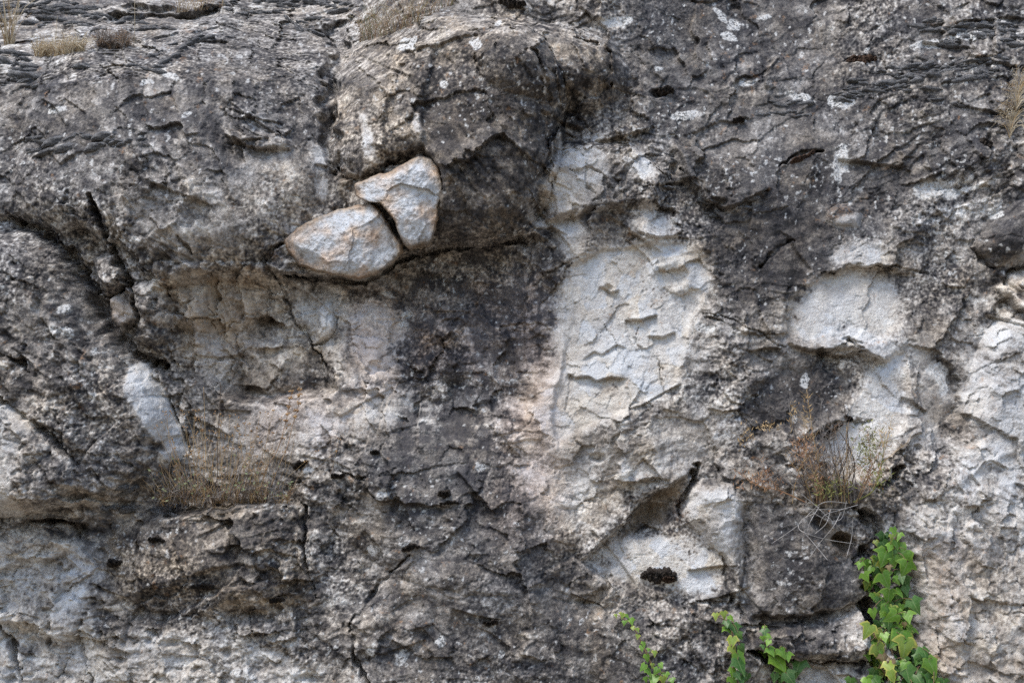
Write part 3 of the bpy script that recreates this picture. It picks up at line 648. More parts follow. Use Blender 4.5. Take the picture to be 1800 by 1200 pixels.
PINK = np.clip(mask([(0.9, [(612, 510), (700, 500), (700, 690), (620, 690)], 14), (0.8, [(900, 620), (980, 620), (970, 770), (930, 800)], 20), (0.6, [(880, 800), (1000, 790), (980, 960), (900, 900)], 30), (1.0, [(690, 540), (960, 470), (950, 660), (720, 660)], 40), (0.8, [(860, 640), (980, 640), (980, 960), (880, 940)], 40), (0.5, [(420, 680), (640, 690), (600, 800), (430, 780)], 40), (0.7, [(190, 510), (225, 510), (240, 560), (200, 580)], 6), (0.15, [(1580, 920), (1700, 940), (1700, 1300), (1600, 1300)], 30)])
               * (0.75 + 1.0 * fbm(PX0, PY0, 70, 3, 170)), 0, 1)
RUST = np.clip(sstep(0.38, 0.6, fbm(PX0, PY0, 18, 3, 180) + 0.25 * fbm(PX0, PY0, 200, 2, 181)) * 0.8 + mask([(0.9, [(1180, 860), (1200, 850), (1208, 915), (1190, 920)], 6), (0.55, [(300, 500), (440, 490), (480, 600), (340, 650)], 40), (0.6, [(1450, 365), (1490, 356), (1500, 380), (1460, 392)], 6), (0.7, [(476, 442), (492, 440), (490, 470), (474, 460)], 5), (0.6, [(1780, 500), (1850, 480), (1850, 520), (1790, 520)], 6), (0.5, [(1470, 940), (1500, 960), (1490, 985), (1460, 970)], 8)]) * (0.7 + 0.8 * fbm(PX0, PY0, 40, 3, 185)), 0, 1)
# white lichen: listed patches and a scatter
WHITE = blobs([(1652, 335, 36, 15, -4), (1478, 283, 15, 26, 12), (1292, 44, 12, 8, 30), (1272, 30, 20, 5, 50), (1285, 60, 14, 8, 20), (720, 97, 14, 13, 20), (1240, 580, 14, 7, 20), (1418, 672, 9, 11, 10), (1480, 178, 26, 6, 5), (1400, 172, 24, 7, 10), (1075, 42, 26, 9, 10),
               (1100, 42, 20, 8, 0), (712, 550, 8, 7, 0), (704, 566, 10, 5, 0), (680, 515, 14, 5, 20), (797, 490, 6, 5, 0), (140, 548, 10, 7, 0), (125, 580, 10, 6, 30), (148, 585, 12, 7, 30), (189, 688, 5, 9, 0), (90, 1010, 6, 5, 0), (545, 822, 9, 6, 0), (853, 815, 10, 7, 0),
               (672, 862, 14, 7, -15), (660, 962, 9, 7, 0), (712, 950, 9, 5, 0), (652, 1138, 7, 10, 0), (705, 1148, 10, 14, 30), (770, 1118, 9, 8, 0), (882, 1140, 7, 6, 0), (1320, 145, 14, 5, -10), (1520, 90, 6, 5, 0), (1700, 60, 30, 6, -5), (1640, 75, 40, 7, -5), (350, 218, 7, 6, 0), (318, 150, 18, 5, 30),
               (115, 202, 18, 6, -8), (280, 160, 10, 4, 0), (790, 170, 8, 8, 30), (834, 95, 10, 10, 40), (867, 50, 8, 6, 0), (1160, 118, 9, 5, 10), (913, 170, 4, 5, 0), (1400, 740, 5, 4, 0), (1650, 655, 14, 18, -20), (1660, 680, 7, 12, -30), (1755, 370, 10, 18, 40), (1200, 205, 30, 8, -10), (1345, 30, 14, 4, -10)], 0.35)
sc = fbm(PX0, PY0, 13, 2, 190) + 0.4 * fbm(PX0, PY0, 120, 2, 191)
FLECK = sstep(0.50, 0.62, tri(lambda x, y: fbm(x, y, 9, 2, 285)) + 0.5 * fbm(PX0, PY0, 90, 2, 287)) * (1 - FRESH) * 0.85
WHITE = np.maximum.reduce([WHITE * sstep(-0.35, 0.15, f5 + 0.55), 0.8 * sstep(0.50, 0.60, sc) * (1 - FRESH), FLECK])
BLK = sstep(0.40, 0.52, fbm(PX0, PY0, 24, 3, 195) + 0.35 * PITZ * fbm(PX0, PY0, 150, 2, 196) + 0.24 * mask([(1, PANEL_DARK, 20), (0.7, [(690, 740), (900, 760), (900, 900), (700, 880)], 40)]) - 0.3 * FRESH)
DIRT = mask([(1.0, [(1085, 948), (1110, 908), (1150, 872), (1192, 846), (1180, 900), (1168, 925), (1130, 925), (1100, 942)], 9), (0.25, [(1600, 1000), (1700, 960), (2000, 960), (2000, 1500), (1640, 1500)], 40), (0.5, [(320, 500), (440, 490), (470, 560), (360, 600)], 30), (0.8, [(1440, 910), (1500, 950), (1490, 985), (1450, 960)], 8), (0.6, [(600, 300), (640, 312), (640, 345), (600, 345)], 8)])
DIRT = np.clip(DIRT * (0.8 + 0.8 * fbm(PX0, PY0, 30, 3, 220)), 0, 1)
PINK = blur(PINK, 8); BLUE = 0.5 * BLUE + 0.5 * blur(BLUE, 4)
BLUE = np.maximum(BLUE, np.clip(FB - 0.3, 0, 1) * 1.1 * (tr.random((128, 128)).astype(F)[ci, cj] > 0.58) * (0.5 + 0.5 * sstep(-0.3, 0.3, RAG)))
WARM = np.clip(0.36 + 0.6 * fbm(PX0, PY0, 110, 3, 250) + 0.4 * blur(mask([(1, NICHE_LEFT, 30), (0.6, BOULDER, 20), (0.7, BLOCK_LOW, 20), (0.8, [(400, 330), (520, 250), (590, 250), (590, 340), (480, 420)], 30), (0.4, [(1590, 960), (2000, 940), (2000, 1500), (1640, 1500)], 40), (0.5, [(880, 780), (1200, 740), (1100, 900), (950, 960)], 40)]), 10), 0, 1)
PZ = blur(mask([(1.0, [(700, 470), (780, 448), (900, 440), (985, 462), (970, 560), (900, 640), (860, 700), (870, 800), (840, 850), (760, 840), (690, 770), (700, 690), (690, 600)], 26), (0.75, [(620, 500), (700, 480), (720, 560), (650, 560)], 20), (0.55, [(690, 800), (900, 790), (930, 900), (820, 960), (680, 900)], 30), (0.35, [(560, 500), (700, 520), (690, 660), (600, 640)], 20)]), 6)
BN = unit(tri(lambda x, y: fbm(x, y, 46, 5, 320, 0.62)) + 0.4 * STREAK2 + 0.25 * VST)
BLK = np.maximum(BLK, 0.85 * sstep(-0.10, 0.16, BN - 2.1 * (1 - PZ) - 0.10) * (PZ > 0.02))
FIELDS = dict(fresh=np.clip(0.35 * FRESH + 0.65 * blur(FRESH, 8) + 0.45 * SMOOTHD, 0, 1), dirt=DIRT, tone=TONE, warm=WARM, cool=COOL, blue=BLUE, pink=PINK, rust=RUST, white=WHITE, black=BLK)

# ------------------------------------------------------------------ materials
def new_mat(name):
    m = bpy.data.materials.new(name); m.use_nodes = True
    nt = m.node_tree; b = nt.nodes['Principled BSDF']
    b.inputs['Roughness'].default_value = 0.9
    b.inputs['Specular IOR Level'].default_value = 0.25
    return m, nt, b

class NT:
    def __init__(self, nt):
        self.nt = nt; self.L = nt.links.new
        self.tc = nt.nodes.new('ShaderNodeTexCoord')
    def attr(self, n):
        a = self.nt.nodes.new('ShaderNodeAttribute'); a.attribute_name = n; return a.outputs['Fac']
    def noise(self, scale, detail=4, rough=0.55, dist=0.0, vec=None):
        n = self.nt.nodes.new('ShaderNodeTexNoise')
        n.inputs['Scale'].default_value = scale; n.inputs['Detail'].default_value = detail
        n.inputs['Roughness'].default_value = rough; n.inputs['Distortion'].default_value = dist
        self.L(vec or self.tc.outputs['Object'], n.inputs['Vector'])
        return n.outputs['Fac']
    def math(self, op, a, b=None, clamp=False):
        n = self.nt.nodes.new('ShaderNodeMath'); n.operation = op; n.use_clamp = clamp
        for i, v in enumerate((a, b)):
            if v is None: continue
            if isinstance(v, (int, float)): n.inputs[i].default_value = v
            else: self.L(v, n.inputs[i])
        return n.outputs[0]
    def rng(self, v, a, b, c=0.0, d=1.0, smooth=True):
        n = self.nt.nodes.new('ShaderNodeMapRange'); n.interpolation_type = 'SMOOTHSTEP' if smooth else 'LINEAR'
        self.L(v, n.inputs['Value'])
        for k, x in zip(('From Min', 'From Max', 'To Min', 'To Max'), (a, b, c, d)): n.inputs[k].default_value = x
        return n.outputs['Result']
    def mix(self, f, a, b, mode='MIX'):
        n = self.nt.nodes.new('ShaderNodeMix'); n.data_type = 'RGBA'; n.blend_type = mode; n.clamp_factor = True
        for k, v in ((0, f), (6, a), (7, b)):
            if isinstance(v, (int, float)): n.inputs[k].default_value = v
            elif isinstance(v, tuple): n.inputs[k].default_value = (*v, 1)
            else: self.L(v, n.inputs[k])
        return n.outputs[2]
    def bump(self, h, strength, dist, b):
        n = self.nt.nodes.new('ShaderNodeBump'); n.inputs['Strength'].default_value = strength; n.inputs['Distance'].default_value = dist
        self.L(h, n.inputs['Height']); self.L(n.outputs['Normal'], b.inputs['Normal'])

def rock_material(name):
    m, nt, b = new_mat(name); g = NT(nt)
    nf = g.noise(140, 4, 0.66); nm = g.noise(34, 3, 0.6); nl = g.noise(9, 3, 0.6); nx = g.noise(300, 2, 0.6)
    dn = g.math('ADD', g.math('ADD', g.rng(nf, 0.2, 0.8, -0.21, 0.21, False), g.rng(nx, 0.2, 0.8, -0.10, 0.10, False)), g.rng(nm, 0.2, 0.8, -0.08, 0.08, False))
    t = g.math('ADD', g.attr('tone'), g.math('MULTIPLY', dn, g.rng(g.attr('fresh'), 0, 1, 1.0, 0.5, False)))
    ramp = nt.nodes.new('ShaderNodeValToRGB'); nt.links.new(t, ramp.inputs[0])
    stops = [(0.02, (0.021, 0.020, 0.021)), (0.20, (0.056, 0.051, 0.050)), (0.36, (0.116, 0.104, 0.094)), (0.50, (0.203, 0.181, 0.159)), (0.64, (0.338, 0.304, 0.268)), (0.80, (0.53, 0.487, 0.430)), (0.97, (0.71, 0.675, 0.615))]
    e = ramp.color_ramp.elements
    e[0].position, e[0].color = stops[0][0], (*stops[0][1], 1); e[1].position, e[1].color = stops[-1][0], (*stops[-1][1], 1)
    for p_, c_ in stops[1:-1]:
        n_ = e.new(p_); n_.color = (*c_, 1)
    c = ramp.outputs[0]
    c = g.mix(g.math('MULTIPLY', g.attr('cool'), 0.8), c, (0.90, 0.99, 1.13), 'MULTIPLY')
    c = g.mix(g.math('MULTIPLY', g.math('MULTIPLY', g.attr('warm'), g.rng(nl, 0.35, 0.65, 0.3, 1.0)), 0.9), c, (1.10, 0.98, 0.80), 'MULTIPLY')
    lum = g.rng(t, 0.45, 0.8)
    c = g.mix(g.math('MULTIPLY', g.attr('blue'), g.math('MULTIPLY', lum, 0.75)), c, (0.52, 0.56, 0.61))
    c = g.mix(g.math('MULTIPLY', g.attr('pink'), 0.85), c, (1.10, 0.93, 0.86), 'MULTIPLY')
    c = g.mix(g.math('MULTIPLY', g.attr('black'), g.rng(nf, 0.30, 0.58, 0.35, 0.95)), c, (0.045, 0.043, 0.048))
    c = g.mix(g.math('MULTIPLY', g.attr('rust'), g.rng(nf, 0.42, 0.62, 0, 0.7)), c, (0.31, 0.175, 0.085))
    c = g.mix(g.math('MULTIPLY', g.attr('white'), g.rng(nf, 0.38, 0.54, 0.10, 0.92)), c, (0.60, 0.60, 0.585))
    c = g.mix(g.math('MULTIPLY', g.attr('dirt'), g.rng(nf, 0.3, 0.6, 0.4, 0.9)), c, (0.27, 0.21, 0.145))
    nt.links.new(c, b.inputs['Base Color'])
    hh = g.math('ADD', g.math('MULTIPLY', nf, 1.0), g.math('MULTIPLY', nx, 0.5))
    g.bump(hh, 0.85, 0.006, b)
    return m

ROCK = rock_material('weathered_limestone')

# ------------------------------------------------------------------ the cliff face and its pieces
BR = B + H                                     # final relief along the sheet's normal
VX = (CEN.x + S).astype(F)
VY = (CEN.y + T * UPV.y - BR * AX.y).astype(F)
VZ = (CEN.z + T * UPV.z - BR * AX.z).astype(F)

def surf(px, py, off=0.0):
    """the point of the rock seen at that place of the photograph, off metres in front of it"""
    s = (px - 900) / FPX * DIST; t = (600 - py) / FPX * DIST
    for _ in range(14):
        i = min(max(int(np.searchsorted(sx, s)), 0), NX - 1); j = min(max(int(np.searchsorted(ty, t)), 0), NY - 1)
        h = float(BR[j, i])
        s2 = (px - 900) / FPX * (DIST - h); t2 = (600 - py) / FPX * (DIST - h)
        s = 0.6 * s2 + 0.4 * s; t = 0.6 * t2 + 0.4 * t
    h += off
    s = (px - 900) / FPX * (DIST - h); t = (600 - py) / FPX * (DIST - h)
    return CEN + Vector((s, 0, 0)) + UPV * t - AX * h

BRS = blur(BR, 7)
def surf_s(px, py, off=0.0):
    """the same on the rock with its roughness smoothed away"""
    p = surf(px, py); d = p - CEN
    i = min(max(int(np.searchsorted(sx, d.x)), 0), NX - 1); j = min(max(int(np.searchsorted(ty, d.dot(UPV))), 0), NY - 1)
    h = float(BRS[j, i]) + off
    return CEN + Vector(((px - 900) / FPX * (DIST - h), 0, 0)) + UPV * ((600 - py) / FPX * (DIST - h)) - AX * h

def link(o, parent=None):
    col.objects.link(o)
    if parent: o.parent = parent
    return o

def tag(o, label=None, cat=None, group=None, kind=None):
    for k, v in (('label', label), ('category', cat), ('group', group), ('kind', kind)):
        if v: o[k] = v
    return o

REG = np.zeros((NY, NX), np.int16)
PIECES = [('rock_slab', [(-300, 60), (120, 95), (330, 60), (470, 40), (560, 50), (596, 92), (580, 180), (584, 245), (592, 310), (560, 360), (486, 440), (470, 462), (380, 455), (250, 440), (205, 418), (184, 352), (112, 420), (50, 404), (-300, 392)], 'lichen grey slope rising to the moss at the upper left'),
          ('boulder', BOULDER, 'big rounded dark brown boulder bulging above the pale wedged stones'),
          ('rock_slab', SLAB_LEFT, 'pitted grey slab with a sharp right edge at the left'),
          ('rock_slab', SLAB_LEFT_LOW, None), ('rock_block', BLOCK_LOW, 'dark pitted block under the dry tuft at the lower left'),
          ('relief_panel', NICHE_LEFT, 'tan recessed panel with worn rounded carving'), ('relief_panel', PANEL_DARK, 'black stained recessed panel under the overhang'),
          ('relief_panel', PANEL_PALE, 'pale cream flat panel in the middle'), ('relief_panel', PANEL_FAR, 'smooth pale oval panel below a thin crack'),
          ('relief_panel', PANEL_LOW, None), ('hollow', HOLLOW, 'pale scooped hollow under a brown hood'), ('rock_tongue', TONGUE, None),
          ('rock_block', BLOCK_R1, None), ('rock_block', BLOCK_R2, None), ('rock_slab', SLAB_RIGHT, 'pale bluish slab at the right edge'), ('rock_block', BLOCK_RT, 'smooth dark grey block at the right edge'),
          ('rock_block', BLOCK_UP1, None), ('rock_block', BLOCK_UP2, None), ('rock_block', CHIP_A, 'pinkish pale block wedged in the dark cleft'), ('rock_block', BLOCK_MID, 'small bluish block set in a crack'), ('rock_knob', KNOB_A, None), ('rock_knob', LENS, None)]
for k, (nm, pts, lb) in enumerate(PIECES):
    xs, ys = zip(*pts); I = _sel(xs, ys, 4)
    ins = poly_sd(PX[I], PY[I], pts) > 0
    r = REG[I]; r[ins] = k + 1; REG[I] = r

idx = np.arange(NY * NX, dtype=np.int32).reshape(NY, NX)
quads = np.stack([idx[:-1, :-1], idx[:-1, 1:], idx[1:, 1:], idx[1:, :-1]], -1).reshape(-1, 4)
freg = REG[:-1, :-1].reshape(-1)
CO = np.stack([VX, VY, VZ], -1).reshape(-1, 3)

def sheet(name, sel, parent=None):
    q = quads[sel]
    used = np.unique(q)
    remap = np.zeros(NY * NX, np.int32); remap[used] = np.arange(len(used), dtype=np.int32)
    q = remap[q]
    me = bpy.data.meshes.new(name)
    me.vertices.add(len(used)); me.vertices.foreach_set('co', CO[used].reshape(-1))
    me.loops.add(q.size); me.loops.foreach_set('vertex_index', q.reshape(-1))
    me.polygons.add(len(q)); me.polygons.foreach_set('loop_start', np.arange(0, q.size, 4, dtype=np.int32))
    for k, f in FIELDS.items():
        a = me.attributes.new(k, 'FLOAT', 'POINT'); a.data.foreach_set('value', np.ascontiguousarray(f.reshape(-1)[used], dtype=F))
    me.update(calc_edges=True); me.shade_smooth()
    me.materials.append(ROCK)
    return link(bpy.data.objects.new(name, me), parent)

cliff = sheet('cliff_face', freg == 0)
tag(cliff, 'weathered grey and cream limestone cliff face filling the picture', 'cliff', kind='structure')
for k, (nm, pts, lb) in enumerate(PIECES):
    sel = freg == k + 1
    if sel.sum() < 20: continue
    tag(sheet(nm, sel, cliff), lb)

# ground in front of the cliff
gm, gnt, gb = new_mat('dry_earth'); gg = NT(gnt)
gc = gg.mix(gg.rng(gg.noise(1.3, 6, 0.6), 0.35, 0.65), (0.20, 0.16, 0.115), (0.30, 0.25, 0.18))
gnt.links.new(gc, gb.inputs['Base Color']); gg.bump(gg.noise(9, 6), 0.6, 0.05, gb)
n = 60
gx = np.sign(np.linspace(-1, 1, n)) * np.abs(np.linspace(-1, 1, n)) ** 3 * 600
gv = [(x, y - 3, 0.10 * math.sin(x * 0.7) * math.cos(y * 0.5) * (1 if abs(x) + abs(y) < 30 else 0) - 0.05) for y in gx for x in gx]
gf = [(j * n + i, j * n + i + 1, (j + 1) * n + i + 1, (j + 1) * n + i) for j in range(n - 1) for i in range(n - 1)]
me = bpy.data.meshes.new('ground'); me.from_pydata(gv, [], gf); me.materials.append(gm); me.shade_smooth()
tag(link(bpy.data.objects.new('ground', me)), 'dry brown earth at the foot of the cliff', 'ground', kind='structure')

# ------------------------------------------------------------------ helpers for the things on the cliff
def at_h(px, py, h):
    return CEN + Vector(((px - 900) / FPX * (DIST - h), 0, 0)) + UPV * ((600 - py) / FPX * (DIST - h)) - AX * h

def relief_at(px, py):
    return -(surf(px, py) - CEN).dot(AX)

def empty(name, loc):
    o = bpy.data.objects.new(name, None); o.location = loc; o.empty_display_size = 0.05
    return link(o)

class MB:
    def __init__(self): self.v = []; self.f = []
    def tube(self, pts, r0, r1, sides=4):
        n = len(pts); o = len(self.v)
        for k, p in enumerate(pts):
            a = pts[max(k - 1, 0)]; b = pts[min(k + 1, n - 1)]
            d = (b - a).normalized()
            x = d.cross(Vector((0.31, 0.77, 0.55)));  x.normalize(); y = d.cross(x)
            r = r0 + (r1 - r0) * k / (n - 1)
            for s in range(sides):
                an = 2 * math.pi * s / sides
                self.v.append(p + (x * math.cos(an) + y * math.sin(an)) * r)
        for k in range(n - 1):
            for s in range(sides):
                s2 = (s + 1) % sides
                self.f.append((o + k * sides + s, o + k * sides + s2, o + (k + 1) * sides + s2, o + (k + 1) * sides + s))
        self.f.append(tuple(o + (n - 1) * sides + s for s in range(sides)))
    def blade(self, p, d, w, n):
        o = len(self.v); x = d.cross(n).normalized() * w
        self.v += [p, p + d * 0.4 + x, p + d, p + d * 0.4 - x]
        self.f += [(o, o + 1, o + 2), (o, o + 2, o + 3)]
    def ball(self, c, r):
        o = len(self.v)
        for a in ((1, 0, 0), (-1, 0, 0), (0, 1, 0), (0, -1, 0), (0, 0, 1), (0, 0, -1)):
            self.v.append(c + Vector(a) * r * random.uniform(0.7, 1.25))
        for t in ((0, 2, 4), (2, 1, 4), (1, 3, 4), (3, 0, 4), (2, 0, 5), (1, 2, 5), (3, 1, 5), (0, 3, 5)):
            self.f.append(tuple(o + i for i in t))
    def build(self, name, mat, parent=None, smooth=True, origin=None):
        org = origin or (parent.location.copy() if parent is not None and parent.type == 'EMPTY' else Vector((0, 0, 0)))
        me = bpy.data.meshes.new(name); me.from_pydata([tuple(v - org) for v in self.v], [], self.f)
        me.materials.append(mat)
        if smooth: me.shade_smooth()
        o = link(bpy.data.objects.new(name, me), parent)
        if origin and parent is None: o.location = origin
        return o

def bez(pts, n=5):
    """smooth curve through 3-d points"""
    out = []
    P_ = [pts[0]] + list(pts) + [pts[-1]]
    for k in range(1, len(P_) - 2):
        a, b, c, d = P_[k - 1], P_[k], P_[k + 1], P_[k + 2]
        for i in range(n):
            t = i / n
            out.append(0.5 * ((2 * b) + (c - a) * t + (2 * a - 5 * b + 4 * c - d) * t * t + (3 * b - a - 3 * c + d) * t ** 3))
    out.append(pts[-1])
    return out

def plain(name, c1, c2, scale=30, rough=0.85, bump=0.0, trans=0.0):
    m, nt, b = new_mat(name); g = NT(nt)
    nt.links.new(g.mix(g.rng(g.noise(scale, 4), 0.35, 0.65), c1, c2), b.inputs['Base Color'])
    b.inputs['Roughness'].default_value = rough
    if bump: g.bump(g.noise(scale * 3, 4), 0.8, bump, b)
    return m

# ------------------------------------------------------------------ the two pale stones wedged under the boulder
def wedged_stone(outline, h0, tilt, thick, label, seed, brown, planes):
    cx = sum(p[0] for p in outline) / len(outline); cy = sum(p[1] for p in outline) / len(outline)
    NA, NR = 220, 64
    ang = np.linspace(0, 2 * math.pi, NA, endpoint=False)
    R = np.zeros(NA)
    for i, a in enumerate(ang):
        dx, dy = math.cos(a), math.sin(a); best = 30.0
        for k in range(len(outline)):
            (ax, ay), (bx, by) = outline[k], outline[(k + 1) % len(outline)]
            ex, ey = bx - ax, by - ay
            det = dx * ey - dy * ex
            if abs(det) < 1e-9: continue
            t = ((ax - cx) * ey - (ay - cy) * ex) / det; u = ((ax - cx) * dy - (ay - cy) * dx) / det
            if t > 0 and -1e-6 <= u <= 1 + 1e-6: best = max(best, t) if best == 30.0 else min(best, t) if t > 5 else best
        R[i] = best
    rr = np.linspace(0.02, 1, NR) ** 0.8
    A, RR = np.meshgrid(ang, rr)
    X = (cx + np.cos(A) * R[None] * RR * 1.08).astype(F); Y = (cy + np.sin(A) * R[None] * RR * 1.08).astype(F)
    X += (5 * fbm(X, Y, 26, 4, seed)).astype(F); Y += (5 * fbm(X, Y, 26, 4, seed + 5)).astype(F)
    a1, a2, c1, c2, u1, v1 = worley(X + 8 * fbm(X, Y, 30, 2, seed + 3), Y, 84, seed)
    t_ = np.random.default_rng(seed); fx = t_.normal(0, 1, (128, 128)); fy = t_.normal(0, 1, (128, 128))
    fac = fx[c1, c2] * u1 + fy[c1, c2] * v1
    b1, b2, d1, d2, u2, v2 = worley(X, Y, 19, seed + 8)
    fac2 = fx[d2, d1] * u2 + fy[d2, d1] * v2
    edge = np.clip((RR - 0.80) / 0.20, 0, 1)
    wx_ = X + 7 * fbm(X, Y, 28, 3, seed + 40); wy_ = Y + 7 * fbm(X, Y, 28, 3, seed + 44)
    cut = np.zeros_like(X)
    for pa, pd, ps in planes:
        pa = math.radians(pa)
        cut = np.minimum(cut, -ps * ((wx_ - cx) * math.cos(pa) + (wy_ - cy) * math.sin(pa) - pd) / 600)
    prof = thick + np.maximum(cut, -0.045) - 0.05 * np.clip((RR - 0.93) / 0.07, 0, 1) ** 2
    h = h0 + tilt[0] * (X - cx) / 600 + tilt[1] * (Y - cy) / 600 + prof + (0.006 * fac + 0.0012 * fac2 + 0.009 * fbm(X, Y, 60, 4, seed + 9) + 0.0040 * ridged(X, Y, 22, 3, seed + 14) + 0.0016 * fbm(X, Y, 7, 2, seed + 12))
    V = []
    cen = at_h(cx, cy, h0)
    for j in range(NR):
        for i in range(NA): V.append(tuple(at_h(float(X[j, i]), float(Y[j, i]), float(h[j, i])) - cen))
    for q in (0.03, 0.10):
        for i in range(NA): V.append(tuple(at_h(float(cx + (X[-1, i] - cx) * (1 - q)), float(cy + (Y[-1, i] - cy) * (1 - q)), float(h0 - q)) - cen))
    V.append(tuple(at_h(cx, cy, float(h[0].mean())) - cen)); V.append(tuple(at_h(cx, cy, h0 - 0.11) - cen))
    f = []
    for j in range(NR + 1):
        for i in range(NA):
            i2 = (i + 1) % NA
            f.append((j * NA + i, (j + 1) * NA + i, (j + 1) * NA + i2, j * NA + i2))
    c = len(V) - 2
    for i in range(NA):
        i2 = (i + 1) % NA
        f.append((c, i, i2)); f.append((c + 1, (NR + 1) * NA + i2, (NR + 1) * NA + i))
    me = bpy.data.meshes.new('wedged_stone'); me.from_pydata(V, [], f); me.materials.append(ROCK); me.shade_smooth()
    n1 = fbm(X, Y, 44, 3, seed + 20); n2 = fbm(X, Y, 12, 3, seed + 24)
    fl = dict(fresh=np.full_like(X, 0.5), tone=0.78 + 0.32 * n2 + 0.12 * fbm(X, Y, 6, 2, seed + 31) - 0.42 * np.clip(brown(X, Y), 0, 1) * np.clip(0.6 + 1.6 * n2, 0, 1) - 0.16 * edge, warm=np.clip(0.15 + 0.5 * edge - n1, 0, 1), cool=np.full_like(X, 0.2), blue=np.clip(0.75 + 1.9 * n1 - 1.2 * edge, 0, 1),
              pink=np.clip(0.1 - 1.5 * n1, 0, 1), rust=np.clip(1.25 * edge + 1.6 * n2 - 0.30 - n1, 0, 1), dirt=np.clip(edge * 1.1 - 0.6 + n2, 0, 0.8), white=np.clip(n2 * 3 - 0.8, 0, 0.6), black=np.clip(n2 * 4 - 1.2, 0, 1))
    for k, a in fl.items():
        vals = np.concatenate([a.reshape(-1), a[-1], a[-1], [a[0].mean()], [0]]).astype(F)
        at = me.attributes.new(k, 'FLOAT', 'POINT'); at.data.foreach_set('value', vals)
    o = link(bpy.data.objects.new('wedged_stone', me)); o.location = cen
    return tag(o, label, 'stone', 'pale stones wedged under the boulder')

STONE_A = [(630, 324), (660, 313), (690, 306), (712, 289), (735, 281), (758, 283), (771, 300), (776, 330), (768, 362), (762, 402), (756, 422), (738, 428), (722, 434), (710, 424), (700, 398), (686, 372), (668, 356), (648, 352), (632, 345)]
STONE_B = [(502, 420), (540, 396), (580, 378), (620, 366), (652, 362), (668, 378), (682, 402), (700, 428), (702, 442), (680, 464), (655, 480), (630, 487), (600, 482), (560, 474), (530, 462), (512, 444)]
hA = max(relief_at(x, y) for x, y in ((700, 400), (690, 340), (720, 330), (740, 400)))
hB = max(relief_at(x, y) for x, y in ((560, 420), (600, 400), (640, 420), (660, 400)))
wedged_stone(STONE_A, hA + 0.012, (0.10, 0.14), 0.065, 'upright pale bluish stone with orange edges wedged against the dark boulder', 301, lambda x, y: sstep(405, 430, y) * 0.8, [(0, 22, 0.45), (15, 56, 1.4), (95, 30, 0.4), (90, 64, 1.6), (-120, 44, 1.2), (200, 30, 0.5), (-60, 56, 1.4)])
wedged_stone(STONE_B, hB + 0.026, (0.05, 0.20), 0.08, 'wide pale stone lying tilted left of the upright one, dark gap beneath it', 322, lambda x, y: sstep(560, 520, x) * sstep(430, 455, y) + 0.8 * sstep(600, 520, x) * sstep(420, 390, y), [(15, 30, 0.35), (30, 82, 1.4), (90, 30, 0.6), (75, 50, 1.6), (135, 50, 1.2), (-110, 24, 0.4), (-100, 52, 1.4), (180, 56, 0.5)])

# ------------------------------------------------------------------ moss: hoary cushions in mats, black cushions singly
import bmesh
def moss_material():
    m, nt, b = new_mat('hoary_moss'); g = NT(nt)
    geo = nt.nodes.new('ShaderNodeNewGeometry')
    n = g.noise(2.2, 4, 0.7); f = g.noise(9, 3, 0.7)
    c = g.mix(g.rng(n, 0.36, 0.60), (0.085, 0.086, 0.092), (0.26, 0.26, 0.265))
    c = g.mix(g.rng(f, 0.5, 0.72, 0, 0.8), c, (0.46, 0.455, 0.445))
    nt.links.new(c, b.inputs['Base Color']); b.inputs['Roughness'].default_value = 1.0
    g.bump(f, 0.7, 0.15, b)
    return m
MOSS = moss_material() or plain('hoary_moss', (0.055, 0.056, 0.060), (0.30, 0.30, 0.30), 150, 1.0, 0.006)
MOSSB = plain('black_moss', (0.014, 0.012, 0.011), (0.050, 0.039, 0.031), 90, 1.0, 0.008)
MOSSW = plain('brown_moss', (0.035, 0.022, 0.016), (0.075, 0.045, 0.030), 90, 1.0, 0.008)

def cushion_mesh(seed, mat, name='cushion'):
    r = random.Random(seed)
    bm = bmesh.new(); bmesh.ops.create_icosphere(bm, subdivisions=2, radius=1)
    ph = [r.uniform(0, 6) for _ in range(6)]
    for v in bm.verts:
        c = v.co
        k = 1 + 0.24 * math.sin(3 * c.x + ph[0]) * math.cos(2.6 * c.y + ph[1]) + 0.14 * math.sin(5.5 * c.z + 4 * c.x + ph[2]) + 0.05 * math.sin(9 * c.y + ph[3])
        v.co = c * k
    me = bpy.data.meshes.new(name); bm.to_mesh(me); bm.free(); me.materials.append(mat); me.shade_smooth()
    return me
CUSH = [cushion_mesh(k, MOSS) for k in range(6)]
NRM = (-AX * 0.75 + Vector((0, 0, 0.66))).normalized()

